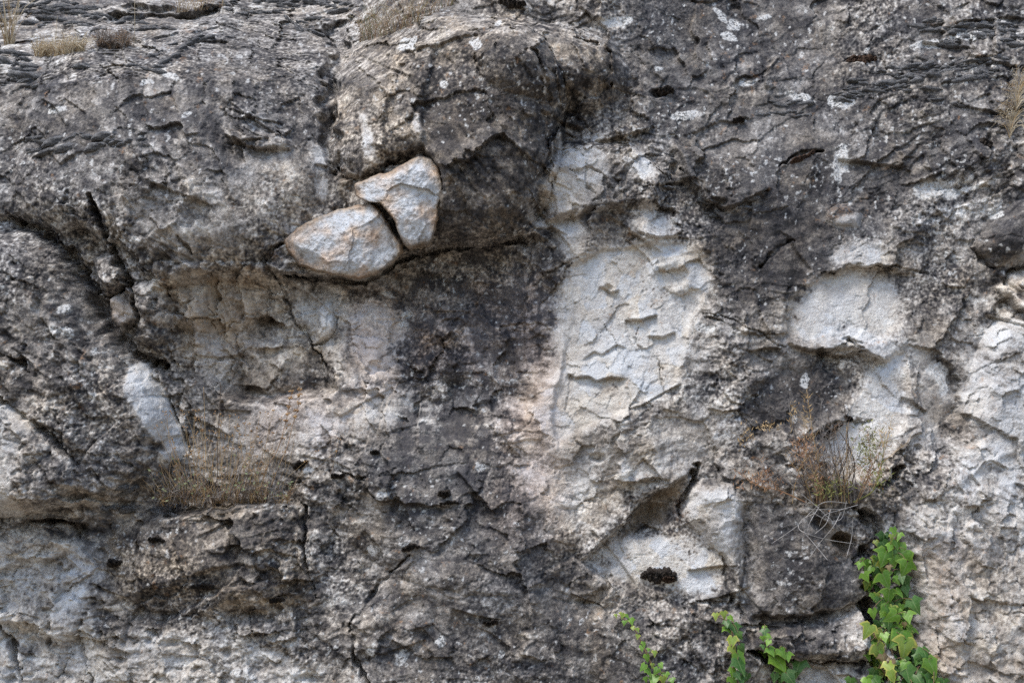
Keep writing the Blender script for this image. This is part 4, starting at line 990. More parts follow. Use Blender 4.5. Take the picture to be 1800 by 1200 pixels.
def moss_mat(label, rows, size, cat='moss'):
    """rows: polylines in photograph pixels along which cushions sit shoulder to shoulder"""
    c0 = rows[len(rows) // 2][0]
    root = empty('moss_mat', surf(c0[0], c0[1]))
    tag(root, label, cat, 'hoary moss mats on the ledges')
    for line in rows:
        for k in range(len(line) - 1):
            (ax, ay), (bx, by) = line[k], line[k + 1]
            L = math.hypot(bx - ax, by - ay); x = 0
            while x < L:
                sz = size * min(1.9, math.exp(random.gauss(-0.12, 0.36)))
                t = (x + sz * 0.4) / L
                px = ax + (bx - ax) * t + random.uniform(-2, 2); py = ay + (by - ay) * t + 5 * math.sin(px * 0.06 + ay) + random.uniform(-5, 5)
                x += sz * random.uniform(0.38, 0.8)
                if random.random() < 0.13: x += sz * random.uniform(0, 1.5); continue
                o = bpy.data.objects.new('cushion', random.choice(CUSH))
                a = math.atan2(-(by - ay), bx - ax) + random.uniform(-0.25, 0.25)
                w = sz / 600 * 0.62
                M = Matrix((Vector((math.cos(a), 0, math.sin(a))), Vector((0, 1, 0)), Vector((-math.sin(a), 0, math.cos(a))))).transposed().to_4x4()
                link(o, root)
                o.matrix_local = Matrix.Translation(surf_s(px, py, -0.38 * w) - root.location) @ M @ Matrix.Diagonal((w * random.uniform(0.9, 1.9), w * random.uniform(0.7, 1.0), w * random.uniform(0.32, 0.52), 1))

def rows(x0, y0, x1, y1, n, dy, sag=0, skew=0):
    """n rows of a mat, each a slightly bowed line"""
    out = []
    for k in range(n):
        j = random.uniform(-6, 6)
        a = (x0 + skew * k + j, y0 + dy * k); b = (x1 + skew * k + random.uniform(-14, 6), y1 + dy * k)
        out.append([a, ((a[0] + b[0]) / 2, (a[1] + b[1]) / 2 - sag), b])
    return out

moss_mat('grey cushioned moss mat filling the top left corner behind the straw', rows(-40, 12, 170, 10, 5, 9, 6), 19)
moss_mat('grey moss mat in swags at the left edge below the straw tuft', rows(-40, 82, 60, 100, 4, 10, 4), 20)
moss_mat('short moss mat beside the twiggy bush, left of the dark overhang', rows(205, 38, 290, 34, 3, 9, 3), 17)
moss_mat('thin curved row of moss cushions on the slope below the twiggy bush', [[(262, 98), (300, 80), (345, 66)], [(250, 122), (280, 116), (310, 98), (352, 74)]], 18)
moss_mat('few moss cushions in a short row on the left slope under the straw', [[(138, 112), (160, 116), (176, 126)], [(215, 122), (245, 120), (275, 128)]], 17)
moss_mat('long grey moss mat along the crest left of the gully', [[(335, 20), (380, 12), (430, 14)], [(390, 26), (440, 18), (500, 22)], [(440, 8), (510, 4), (600, 6)], [(470, 14), (540, 10), (600, 14)], [(505, 32), (520, 48)]], 17)
moss_mat('dark round moss cushions at the head of the gully', [[(520, 34), (540, 44), (560, 50)], [(540, 30), (575, 36), (598, 46)], [(545, 58), (562, 64)]], 16)
moss_mat('moss cushions scattered in a line across the left slope', [[(45, 252), (80, 246), (100, 256)], [(92, 252), (130, 240), (170, 246), (210, 246), (245, 240)], [(50, 266), (95, 262)], [(110, 258), (160, 256), (195, 254)]], 18)
moss_mat('cluster of dark cushions at the left edge below the swags', [[(20, 140), (50, 136)], [(30, 148), (62, 144)], [(0, 150), (10, 152)]], 17)
moss_mat('dark moss mat in ripples at the top right corner', rows(1600, 44, 1830, 52, 4, 9, 4, 12), 17)
moss_mat('large rippled dark moss mat spreading across the upper right slope', [[(1590, 118), (1680, 108), (1752, 104)], [(1560, 124), (1660, 120), (1760, 112)], [(1535, 132), (1640, 130), (1745, 122)], [(1520, 140), (1630, 138), (1730, 130)], [(1495, 148), (1600, 146), (1680, 138)], [(1470, 156), (1570, 154), (1640, 150)], [(1455, 164), (1530, 162), (1600, 158)], [(1465, 170), (1530, 170)]], 15)
moss_mat('thin broken row of moss under the white lichen at the upper right', [[(1355, 182), (1385, 186), (1420, 180)], [(1330, 206), (1370, 200), (1410, 196)], [(1640, 178), (1690, 184)]], 15)
moss_mat('black ropy moss on the ledge at the foot of the left dry tuft', [[(172, 892), (205, 896), (232, 898)], [(268, 898), (300, 902), (308, 906)], [(270, 890), (290, 896)], [(168, 862), (200, 866), (224, 862)]], 16)
moss_mat('dark cushions clustered in the niche right of the pale fractured knob', [[(1152, 274), (1172, 280), (1182, 284)], [(1146, 286), (1165, 290), (1180, 288)], [(1170, 300), (1176, 314)], [(1164, 322), (1180, 326)]], 9)
moss_mat('dark cushions under the thin lip of the grey scallop', [[(1228, 352), (1240, 358)], [(1238, 372), (1262, 370)], [(1285, 372), (1320, 366)], [(1310, 352), (1345, 348)], [(1216, 384), (1224, 386)]], 9)

def lump_mesh(px, py, rx, ry, ang, mat, h, org, seed):
    r = random.Random(seed); V = []; f = []
    NA, NR = 36, 8
    ph = [r.uniform(0, 6.28) for _ in range(8)]
    c, s = math.cos(math.radians(ang)), math.sin(math.radians(ang))
    for j in range(NR):
        q = (j + 0.001) / (NR - 1)
        for i in range(NA):
            a = 2 * math.pi * i / NA
            k = 1 + 0.08 * math.sin(2 * a + ph[0]) + 0.10 * math.sin(3 * a + ph[1]) + 0.09 * math.sin(5 * a + ph[2]) + 0.08 * math.sin(9 * a + ph[3]) + r.uniform(-0.04, 0.04)
            u = q * k * rx * math.cos(a); v = q * k * ry * math.sin(a)
            b = h * math.sqrt(max(0, 1 - q * q)) * (1 + r.uniform(-0.22, 0.22)) - 0.006 * (q ** 6)
            V.append(tuple(surf_s(px + c * u - s * v, py + s * u + c * v, 0.004) - AX * (b * 1.5) + Vector((0, 0, b * 0.3)) - org))
    for j in range(NR - 1):
        for i in range(NA):
            i2 = (i + 1) % NA
            f.append((j * NA + i, (j + 1) * NA + i, (j + 1) * NA + i2, j * NA + i2))
    f.append(tuple(range(NA - 1, -1, -1)))
    me = bpy.data.meshes.new('cushion'); me.from_pydata(V, [], f); me.materials.append(mat); me.shade_smooth()
    return me

def black_cushion(label, px, py, rx, ry, ang, mat=None, h=0.014):
    """a patch of moss: a few lumps grown together"""
    r = random.Random(int(px * 7 + py)); org = surf_s(px, py)
    root = empty('moss_patch', org); tag(root, label, 'moss', 'black moss patches')
    n = max(2, min(6, int(round(rx / ry * 1.6))))
    c, s = math.cos(math.radians(ang)), math.sin(math.radians(ang))
    for k in range(n):
        t = (k + 0.5) / n * 2 - 1
        u = t * rx * 0.8; v = r.uniform(-0.3, 0.3) * ry; w = r.uniform(0.75, 1.15) * (1 - 0.35 * t * t)
        me = lump_mesh(px + c * u - s * v, py + s * u + c * v, max(rx / n * 1.5, ry * 0.8) * w, ry * w, ang + r.uniform(-14, 14), mat or MOSSB, h * w, org, r.random())
        link(bpy.data.objects.new('cushion', me), root)

for a in [('large black moss patch on the floor of the pale hollow', 1158, 1012, 40, 13, 3, MOSSB, 0.014),
          ('brown moss fringe on the right of the patch in the pale hollow', 1172, 1016, 16, 6, 4, MOSSW, 0.022),
          ('black moss cushion on the upper cliff right of the boulder', 1172, 160, 17, 8, -8, MOSSB, 0.014),
          ('flat black moss cushion in the grey rock below the centre left', 722, 962, 20, 6, -14, MOSSB, 0.012),
          ('black moss cushion at the end of the thin ledge below the dark panel', 780, 868, 13, 8, 0, MOSSB, 0.014),
          ('long black moss streak along the thin ledge below the dark panel', 790, 884, 22, 5, -6, MOSSB, 0.010),
          ('small black moss pad low in the bottom middle of the rock', 862, 1094, 16, 5, -4, MOSSB, 0.012),
          ('black moss pad on the upper left of the dark pitted block', 275, 948, 18, 6, 6, MOSSB, 0.014),
          ('black moss cushion on the pale ledge right of the left dry tuft', 528, 816, 17, 6, -22, MOSSB, 0.014),
          ('pair-like black moss pad further right along that pale ledge', 594, 836, 15, 5, -8, MOSSB, 0.012),
          ('tiny black moss pad above the ledge, below the pale stripe', 658, 794, 10, 4, 0, MOSSB, 0.010),
          ('brown moss strip under a slab at the upper right', 1515, 105, 34, 8, -3, MOSSW, 0.016),
          ('dark brown moss strip in the slot above the grey wall', 1410, 276, 30, 6, -22, MOSSW, 0.012),
          ('black moss clump near the right edge below the dry plant', 1735, 250, 12, 9, 20, MOSSB, 0.014),
          ('black oval moss pad by the chipped stone at the upper right', 1298, 210, 13, 5, -6, MOSSB, 0.012),
          ('black moss cushions in two lumps on the left of the pitted block', 202, 990, 13, 9, 10, MOSSB, 0.014),
          ('dark moss lump below the middle of the pitted block', 355, 1030, 24, 7, -4, MOSSB, 0.010),
          ('dark moss lump at the lower right of the pitted block', 485, 1054, 15, 6, -6, MOSSB, 0.012),
          ('black moss at the top edge of the cliff above the boulder', 900, 6, 30, 8, 2, MOSSB, 0.014),
          ('black moss smear beside the dry shrub on the pale panel', 1492, 733, 10, 6, 20, MOSSB, 0.010),
          ('thin diagonal black moss smear across the pale panel above the dry shrub', 1465, 755, 26, 4, -35, MOSSB, 0.007)]:
    black_cushion(*a)

# ------------------------------------------------------------------ ivy
def leaf_material(name, c1, c2, edge, ef):
    m, nt, b = new_mat(name); g = NT(nt)
    sep = nt.nodes.new('ShaderNodeSeparateXYZ'); nt.links.new(g.tc.outputs['Object'], sep.inputs[0])
    info = nt.nodes.new('ShaderNodeObjectInfo')
    base = g.mix(info.outputs['Random'], c1, c2)
    at = nt.nodes.new('ShaderNodeAttribute'); at.attribute_name = 'rim'
    base = g.mix(g.math('MULTIPLY', g.rng(g.math('ADD', at.outputs['Fac'], g.rng(g.noise(3, 3), 0, 1, -0.45, 0.45, False)), 0.45, 0.9), ef), base, edge)
    ax = g.math('ABSOLUTE', sep.outputs['X'])
    base = g.mix(g.rng(ax, 0.05, 0.0, 0, 0.45), base, (0.30, 0.40, 0.16))
    w = nt.nodes.new('ShaderNodeTexVoronoi'); w.feature = 'DISTANCE_TO_EDGE'; w.inputs['Scale'].default_value = 5
    nt.links.new(g.tc.outputs['Object'], w.inputs['Vector'])
    base = g.mix(g.rng(w.outputs['Distance'], 0.07, 0.0, 0, 0.22), base, (0.32, 0.42, 0.18))
    base = g.mix(g.rng(g.noise(2.4, 4, 0.7), 0.60, 0.70, 0, 0.75), base, (0.20, 0.13, 0.05))
    base = g.mix(g.rng(g.noise(14, 3, 0.7), 0.35, 0.7, 0.28, 0.0), base, (0.05, 0.07, 0.03))
    nt.links.new(base, b.inputs['Base Color'])
    b.inputs['Roughness'].default_value = 0.40; b.inputs['Specular IOR Level'].default_value = 0.32
    tr_ = nt.nodes.new('ShaderNodeBsdfTranslucent'); nt.links.new(base, tr_.inputs['Color'])
    mx = nt.nodes.new('ShaderNodeMixShader'); mx.inputs[0].default_value = 0.22
    nt.links.new(b.outputs[0], mx.inputs[1]); nt.links.new(tr_.outputs[0], mx.inputs[2])
    nt.links.new(mx.outputs[0], nt.nodes['Material Output'].inputs['Surface'])
    return m
LGREEN = leaf_material('ivy_green', (0.095, 0.23, 0.020), (0.18, 0.36, 0.034), (0.30, 0.44, 0.06), 0.5)
LDARK = leaf_material('ivy_dark_green', (0.030, 0.105, 0.020), (0.065, 0.17, 0.026), (0.12, 0.22, 0.07), 0.4)
LYEL = leaf_material('ivy_yellow_green', (0.20, 0.31, 0.045), (0.32, 0.40, 0.06), (0.56, 0.52, 0.11), 0.9)
STEM = plain('ivy_stem', (0.13, 0.085, 0.05), (0.22, 0.15, 0.09), 60)

def leaf_mesh(seed, mat):
    r = random.Random(seed); j = lambda a: a * r.uniform(0.88, 1.12)
    lob = r.uniform(0.8, 1.1)
    half = [(0.0, 0.02), (j(0.12), 0.15), (j(0.32), j(0.20)), (j(0.47) * lob, 0.02), (j(0.66) * lob, j(-0.20)), (j(0.42), -0.27), (j(0.35), j(-0.40)), (j(0.26), -0.58), (j(0.12), -0.82)]
    V = []; rim = []; cup = r.uniform(0.15, 0.55); droop = r.uniform(0.15, 0.65); tw = r.uniform(-0.3, 0.3)
    def z(x, y): return -cup * x * x * 1.6 + 0.06 * abs(x) - droop * max(0, -y) ** 2 * 0.7 + tw * x * y + 0.03 * math.sin(7 * x + seed) * math.cos(6 * y)
    mid = [(0, 0.02), (0, -0.15), (0, -0.38), (0, -0.60), (0, -0.82), (0, -1.03)]
    for (x, y) in mid: V.append((x, y, z(x, y) - 0.03)); rim.append(0 if y > -1 else 1)
    f = []
    for sgn in (1, -1):
        o = len(V)
        for (x, y) in half[1:]: V.append((sgn * x, y, z(sgn * x, y))); rim.append(1)
        i0 = len(V)
        inner = [(0.20, 0.02), (0.30, -0.14), (0.20, -0.36)]
        for (x, y) in inner: V.append((sgn * x, y, z(sgn * x, y))); rim.append(0.15)
        E = lambda k: o + k
        tri = [(0, E(0), i0), (E(0), E(1), i0), (E(1), E(2), i0), (E(2), i0 + 1, i0), (E(2), E(3), i0 + 1), (E(3), E(4), i0 + 1), (E(4), E(5), i0 + 1), (E(5), i0 + 2, i0 + 1), (E(5), E(6), i0 + 2), (0, i0, 1), (i0, i0 + 1, 1), (i0 + 1, i0 + 2, 2), (1, i0 + 1, 2), (2, i0 + 2, 3), (i0 + 2, E(6), 3), (3, E(6), 4), (E(6), E(7), 4), (4, E(7), 5)]
        f += [t if sgn < 0 else (t[0], t[2], t[1]) for t in tri]
    me = bpy.data.meshes.new('leaf'); me.from_pydata(V, [], f); me.materials.append(mat); me.shade_smooth()
    a = me.attributes.new('rim', 'FLOAT', 'POINT'); a.data.foreach_set('value', rim)
    return me
LDEAD = leaf_material('ivy_dead', (0.16, 0.10, 0.05), (0.24, 0.16, 0.08), (0.12, 0.07, 0.04), 0.6)
LEAVES = {'b': [leaf_mesh(60 + k, LDEAD) for k in range(3)], 'g': [leaf_mesh(k, LGREEN) for k in range(7)], 'd': [leaf_mesh(20 + k, LDARK) for k in range(5)], 'y': [leaf_mesh(40 + k, LYEL) for k in range(5)]}

def ivy(label, stems, leaves, fill=None, fill_n=0, droop_end=None):
    b0 = stems[0][-1]
    root = empty('ivy_vine', surf(b0[0], b0[1], 0.01)); tag(root, label, 'ivy', 'ivy vines climbing the cliff')
    hb = sum(relief_at(x, y) for x, y in stems[0]) / len(stems[0])
    for st in stems:
        pts = bez([surf_s(x, y, 0.014) for x, y in st], 6)
        m = MB(); m.tube(pts[::-1], 0.0042, 0.0012, 6); m.build('stem', STEM, root)
    items = [(x, y, w, k, 1) for x, y, w, k in leaves]
    if fill:
        xs, ys = zip(*fill); n = 0
        while n < fill_n:
            x = random.uniform(min(xs), max(xs)); y = random.uniform(min(ys), max(ys))
            if float(poly_sd(np.array([x], F), np.array([y], F), fill)[0]) < 0: continue
            items.append((x, y, random.uniform(8, 22), random.choice('gggddddyb'), 0)); n += 1
    for x, y, w, k, front in items:
        near = min(stems, key=lambda st: min(math.hypot(x - p[0], y - p[1]) for p in st))
        hs = [relief_at(x + dx, y + dy) for dx, dy in ((0, 0), (-8, 0), (8, 0), (0, 10), (0, -8))]
        h = max(sorted(hs)[-2], sum(hs) / 5) + (random.uniform(0.030, 0.052) if front else random.uniform(0.010, 0.030))
        p = at_h(x, y, h)
        sc_ = w / 600 / 1.08 * random.uniform(0.8, 1.2)
        o = bpy.data.objects.new('leaf', random.choice(LEAVES[k])); link(o, root)
        z = (-AX * 0.85 + Vector((random.uniform(-0.5, 0.5), 0, random.uniform(0.1, 0.95)))).normalized()
        roll = random.gauss(0, 0.42)
        up = Vector((math.sin(roll), 0, math.cos(roll)))
        yv = (up - z * up.dot(z)).normalized(); xv = yv.cross(z)
        M = Matrix((xv, yv, z)).transposed().to_4x4()
        o.matrix_local = Matrix.Translation(p + yv * sc_ * 0.42 - root.location) @ M @ Matrix.Scale(sc_, 4)
        if w > 15 and front:
            sp = surf(*min(near, key=lambda q: math.hypot(x - q[0], y - 12 - q[1])), 0.014)
            m = MB(); a = p + yv * sc_ * 0.42
            if (sp - a).length < 0.09:
                m.tube(bez([sp, (sp + a) / 2 + Vector((0, -0.01, 0.008)), a], 4), 0.0012, 0.0009, 4); m.build('leaf_stalk', STEM, root)

BIG = [(1572, 934, 14, 'g'), (1579, 941, 15, 'g'), (1568, 944, 14, 'y'), (1577, 956, 23, 'g'), (1564, 962, 17, 'g'), (1550, 958, 15, 'y'), (1540, 953, 12, 'y'), (1581, 975, 32, 'g'), (1555, 980, 35, 'g'), (1540, 992, 28, 'd'), (1591, 999, 35, 'g'), (1511, 992, 17, 'g'), (1523, 990, 19, 'g'), (1528, 1000, 17, 'g'), (1558, 1020, 36, 'g'),
       (1584, 1011, 30, 'd'), (1522, 1014, 18, 'g'), (1523, 1030, 18, 'y'), (1562, 1048, 26, 'g'), (1581, 1040, 19, 'g'), (1593, 1038, 15, 'd'), (1540, 1048, 15, 'y'), (1608, 1063, 25, 'd'), (1535, 1078, 19, 'g'), (1561, 1072, 21, 'g'), (1567, 1084, 25, 'g'), (1596, 1083, 21, 'g'), (1562, 1096, 25, 'd'), (1525, 1109, 29, 'y'), (1544, 1113, 19, 'y'),
       (1581, 1115, 40, 'g'), (1555, 1119, 19, 'g'), (1531, 1138, 24, 'g'), (1548, 1148, 40, 'y'), (1591, 1139, 40, 'y'), (1627, 1147, 31, 'd'), (1639, 1171, 35, 'g'), (1613, 1159, 24, 'd'), (1589, 1168, 24, 'g'), (1564, 1171, 21, 'y'), (1545, 1185, 28, 'y'), (1567, 1188, 23, 'y'), (1596, 1185, 28, 'd'), (1615, 1193, 29, 'd'), (1634, 1193, 27, 'd'), (1523, 1200, 25, 'g'), (1494, 1200, 17, 'd'), (1659, 1200, 19, 'd'),
       (1580, 1215, 30, 'g'), (1550, 1220, 28, 'd'), (1610, 1222, 30, 'g'), (1640, 1222, 26, 'd'), (1520, 1225, 24, 'g')]
ivy('broad ivy vine densely leaved, climbing the cleft beside the dry shrub', [[(1575, 936), (1570, 970), (1562, 1010), (1566, 1060), (1560, 1110), (1570, 1160), (1572, 1240), (1575, 1330)], [(1515, 992), (1532, 1000), (1550, 1020), (1560, 1050), (1566, 1090)], [(1640, 1165), (1618, 1170), (1595, 1190), (1580, 1240)]],
    BIG, [(1565, 935), (1580, 940), (1592, 1000), (1600, 1060), (1605, 1080), (1600, 1130), (1640, 1150), (1655, 1200), (1640, 1260), (1510, 1260), (1520, 1180), (1528, 1120), (1535, 1060), (1520, 1010), (1535, 960)], 290)
ivy('thin pale young ivy shoot leftmost along the bottom edge', [[(1085, 1080), (1108, 1095), (1122, 1118), (1134, 1142), (1145, 1166), (1158, 1190), (1172, 1216), (1185, 1260)]],
    [(1083, 1081, 9, 'y'), (1094, 1081, 11, 'y'), (1102, 1082, 9, 'g'), (1110, 1091, 14, 'g'), (1097, 1094, 10, 'g'), (1112, 1103, 8, 'y'), (1121, 1106, 9, 'y'), (1121, 1118, 9, 'y'), (1132, 1132, 10, 'g'), (1128, 1138, 10, 'g'), (1151, 1147, 11, 'y'), (1140, 1141, 9, 'g'), (1138, 1156, 12, 'g'), (1129, 1172, 14, 'g'), (1147, 1169, 10, 'y'), (1162, 1169, 11, 'g'), (1141, 1181, 14, 'g'), (1153, 1179, 12, 'g'), (1170, 1186, 16, 'g'), (1149, 1195, 20, 'g'), (1166, 1195, 15, 'y'), (1136, 1194, 12, 'g'), (1181, 1195, 13, 'g'), (1160, 1215, 18, 'g'), (1180, 1220, 18, 'g')])
ivy('narrow ivy vine of overlapping leaves left of the black slot at the bottom', [[(1258, 1082), (1284, 1096), (1288, 1130), (1297, 1160), (1300, 1200), (1302, 1260)]],
    [(1258, 1082, 12, 'y'), (1273, 1081, 13, 'y'), (1286, 1086, 11, 'g'), (1277, 1095, 19, 'd'), (1292, 1105, 22, 'd'), (1280, 1105, 15, 'g'), (1300, 1117, 16, 'd'), (1286, 1128, 20, 'y'), (1305, 1139, 18, 'd'), (1290, 1143, 22, 'y'), (1302, 1157, 28, 'g'), (1303, 1171, 28, 'd'), (1288, 1181, 18, 'g'), (1297, 1187, 14, 'd'), (1288, 1195, 22, 'g'), (1303, 1193, 20, 'd'), (1313, 1191, 18, 'd'), (1300, 1215, 22, 'g')])
ivy('short ivy sprig with large lower leaves in front of the black slot at the bottom', [[(1343, 1100), (1345, 1130), (1358, 1145), (1370, 1170), (1378, 1215), (1382, 1260)], [(1376, 1140), (1376, 1165), (1374, 1190)]],
    [(1343, 1102, 7, 'g'), (1344, 1111, 18, 'd'), (1352, 1118, 12, 'g'), (1341, 1122, 10, 'g'), (1350, 1129, 12, 'g'), (1341, 1136, 10, 'd'), (1344, 1148, 18, 'g'), (1356, 1144, 18, 'g'), (1375, 1147, 25, 'g'), (1371, 1163, 34, 'g'), (1402, 1170, 30, 'd'), (1375, 1178, 32, 'g'), (1385, 1153, 20, 'g'), (1361, 1191, 18, 'd'), (1372, 1193, 18, 'd'), (1388, 1191, 26, 'd'), (1378, 1215, 24, 'd')])

# ------------------------------------------------------------------ dry plants
def wood(n, a, b): return plain(n, a, b, 40, 0.9)
W_GREY = wood('grey_twig', (0.17, 0.15, 0.14), (0.30, 0.28, 0.26)); W_DARK = wood('dark_twig', (0.07, 0.055, 0.045), (0.13, 0.10, 0.075)); W_RED = wood('rusty_twig', (0.25, 0.125, 0.07), (0.36, 0.23, 0.13))
W_OCH = wood('ochre_twig', (0.30, 0.20, 0.10), (0.42, 0.31, 0.17)); W_STRAW = wood('straw', (0.42, 0.35, 0.24), (0.58, 0.50, 0.36)); W_BROWN = wood('brown_twig', (0.20, 0.13, 0.085), (0.36, 0.25, 0.16)); W_PALE = wood('pale_root', (0.26, 0.25, 0.24), (0.42, 0.40, 0.38))
W_GRN = wood('dry_green', (0.13, 0.15, 0.05), (0.25, 0.25, 0.08)); W_HEAD = wood('seed_head', (0.27, 0.16, 0.08), (0.40, 0.26, 0.13)); W_SAGE = wood('sage_leaf', (0.12, 0.15, 0.075), (0.20, 0.22, 0.12))

def stem3(pxs, h0, out=0.03, lean=0.22):
    y0 = pxs[0][1]; n = len(pxs)
    return bez([at_h(x, y, h0 + 0.01 + out * k / (n - 1) - lean * max(0, (y0 - y)) / 600) for k, (x, y) in enumerate(pxs)], 5)

def shrub_right():
    root = empty('dry_shrub', surf(1455, 890)); tag(root, 'dry orange and green shrub with pale dangling roots growing from a hole at the right', 'shrub')
    h0 = max(relief_at(x, 885) for x in (1430, 1450, 1470, 1490)) + 0.01
    S_ = [([(1488, 880), (1500, 840), (1501, 810), (1484, 770), (1455, 735)], W_DARK, .0022), ([(1480, 880), (1475, 840), (1490, 800), (1490, 760), (1482, 705)], W_DARK, .0018), ([(1470, 880), (1470, 830), (1465, 775), (1456, 735)], W_DARK, .0016),
          ([(1430, 880), (1416, 855), (1415, 815), (1400, 780), (1392, 745), (1385, 700)], W_GREY, .0018), ([(1440, 880), (1440, 820), (1432, 780), (1425, 735), (1418, 685)], W_OCH, .0018), ([(1425, 882), (1390, 850), (1350, 815), (1330, 790), (1308, 752)], W_GREY, .0020),
          ([(1415, 882), (1370, 862), (1330, 852), (1298, 830)], W_RED, .0020), ([(1372, 862), (1350, 838), (1338, 808)], W_RED, .0014), ([(1445, 860), (1430, 822), (1415, 792), (1402, 776)], W_RED, .0016), ([(1500, 882), (1535, 862), (1548, 825), (1553, 790), (1556, 768)], W_GRN, .0020),
          ([(1510, 878), (1525, 842), (1530, 802), (1525, 762)], W_RED, .0016), ([(1535, 860), (1550, 812), (1562, 762), (1568, 732)], W_OCH, .0014), ([(1460, 880), (1452, 830), (1442, 760), (1444, 705)], W_GREY, .0013), ([(1355, 880), (1362, 868), (1374, 840)], W_DARK, .0016)]
    ends = []
    for p, m_, r in S_:
        c = stem3(p, h0, random.uniform(0.0, 0.09)); ends.append((c, m_))
        m = MB(); m.tube(c, r, r * 0.35, 5); m.build('stem', m_, root)
    for k in range(58):
        x0 = random.gauss(1458, 24); a = random.gauss(0, 0.5); L = random.uniform(60, 150)
        p = [(x0, 884), (x0 + L * 0.4 * math.sin(a * 0.7) + random.uniform(-4, 4), 884 - L * 0.4), (x0 + L * math.sin(a), 884 - L * math.cos(a * 0.9))]
        c = stem3(p, h0, random.uniform(-0.02, 0.12)); mt = random.choice([W_GREY, W_GREY, W_DARK, W_BROWN, W_OCH]); ends.append((c, mt))
        m = MB(); m.tube(c, 0.0014, 0.0005, 4); m.build('stem', mt, root)
    tw = {}
    for c, mt in ends:
        for q in range(14):
            i = random.randint(len(c) // 3, len(c) - 1); d = Vector((random.gauss(0, 1), random.gauss(0, 0.7), random.uniform(0.1, 1.3))).normalized() * random.uniform(0.012, 0.04)
            tw.setdefault(mt.name, (mt, MB()))[1].tube([c[i], c[i] + d * 0.5 + Vector((0, 0, 0.003)), c[i] + d], 0.0006, 0.0003, 3)
    for nm, (mt, m) in tw.items(): tag(m.build('twigs', mt, root), kind='stuff')
    lv = {0: MB(), 1: MB(), 2: MB()}
    for (cx, cy, rx, ry, n, kk) in [(1525, 790, 20, 34, 170, 0), (1545, 840, 14, 24, 60, 0), (1415, 795, 18, 26, 120, 1), (1440, 845, 16, 26, 70, 1), (1335, 845, 32, 18, 110, 1), (1310, 765, 12, 20, 36, 2), (1350, 752, 16, 8, 30, 2), (1392, 735, 7, 26, 36, 2), (1530, 830, 24, 30, 90, 1), (1420, 720, 6, 26, 24, 2), (1460, 860, 34, 16, 120, 0), (1555, 770, 14, 24, 30, 2)]:
        for _ in range(int(n * 1.5)):
            x, y = random.gauss(cx, rx * 0.6), random.gauss(cy, ry * 0.6)
            p = at_h(x, y, h0 + random.uniform(0.0, 0.10) - 0.22 * max(0, 884 - y) / 600)
            d = Vector((random.gauss(0, 0.6), random.gauss(0, 0.4), random.uniform(0.2, 1))).normalized() * random.uniform(0.008, 0.02)
            lv[kk].blade(p, d, random.uniform(0.0008, 0.0020), Vector((random.gauss(0, 1), -1, random.gauss(0, 1))).normalized())
    for kk, mt in ((0, W_GRN), (1, W_RED), (2, W_OCH)): tag(lv[kk].build('dry_leaves', mt, root, False), kind='stuff')
    for p in [[(1490, 884), (1450, 882), (1425, 900), (1400, 925), (1356, 955)], [(1488, 880), (1482, 905), (1474, 914), (1455, 914), (1428, 900)], [(1478, 900), (1465, 925), (1440, 955), (1424, 978)], [(1432, 902), (1410, 913), (1404, 928), (1420, 938), (1455, 948), (1500, 955)],
              [(1415, 937), (1435, 960), (1455, 984)], [(1499, 912), (1497, 945), (1488, 978)], [(1400, 894), (1440, 895), (1490, 894)], [(1408, 868), (1430, 885), (1455, 908), (1485, 935)], [(1508, 887), (1480, 895), (1450, 905), (1440, 925)], [(1440, 890), (1425, 915), (1418, 935)], [(1460, 895), (1452, 920), (1432, 938)]]:
        c = bez([at_h(x, y, h0 + 0.05 + random.uniform(-0.015, 0.03) + 0.05 * max(0, y - 884) / 100) for x, y in p], 6)
        m = MB(); m.tube(c, 0.0011, 0.0007, 5); m.build('hanging_root', W_PALE, root)
shrub_right()

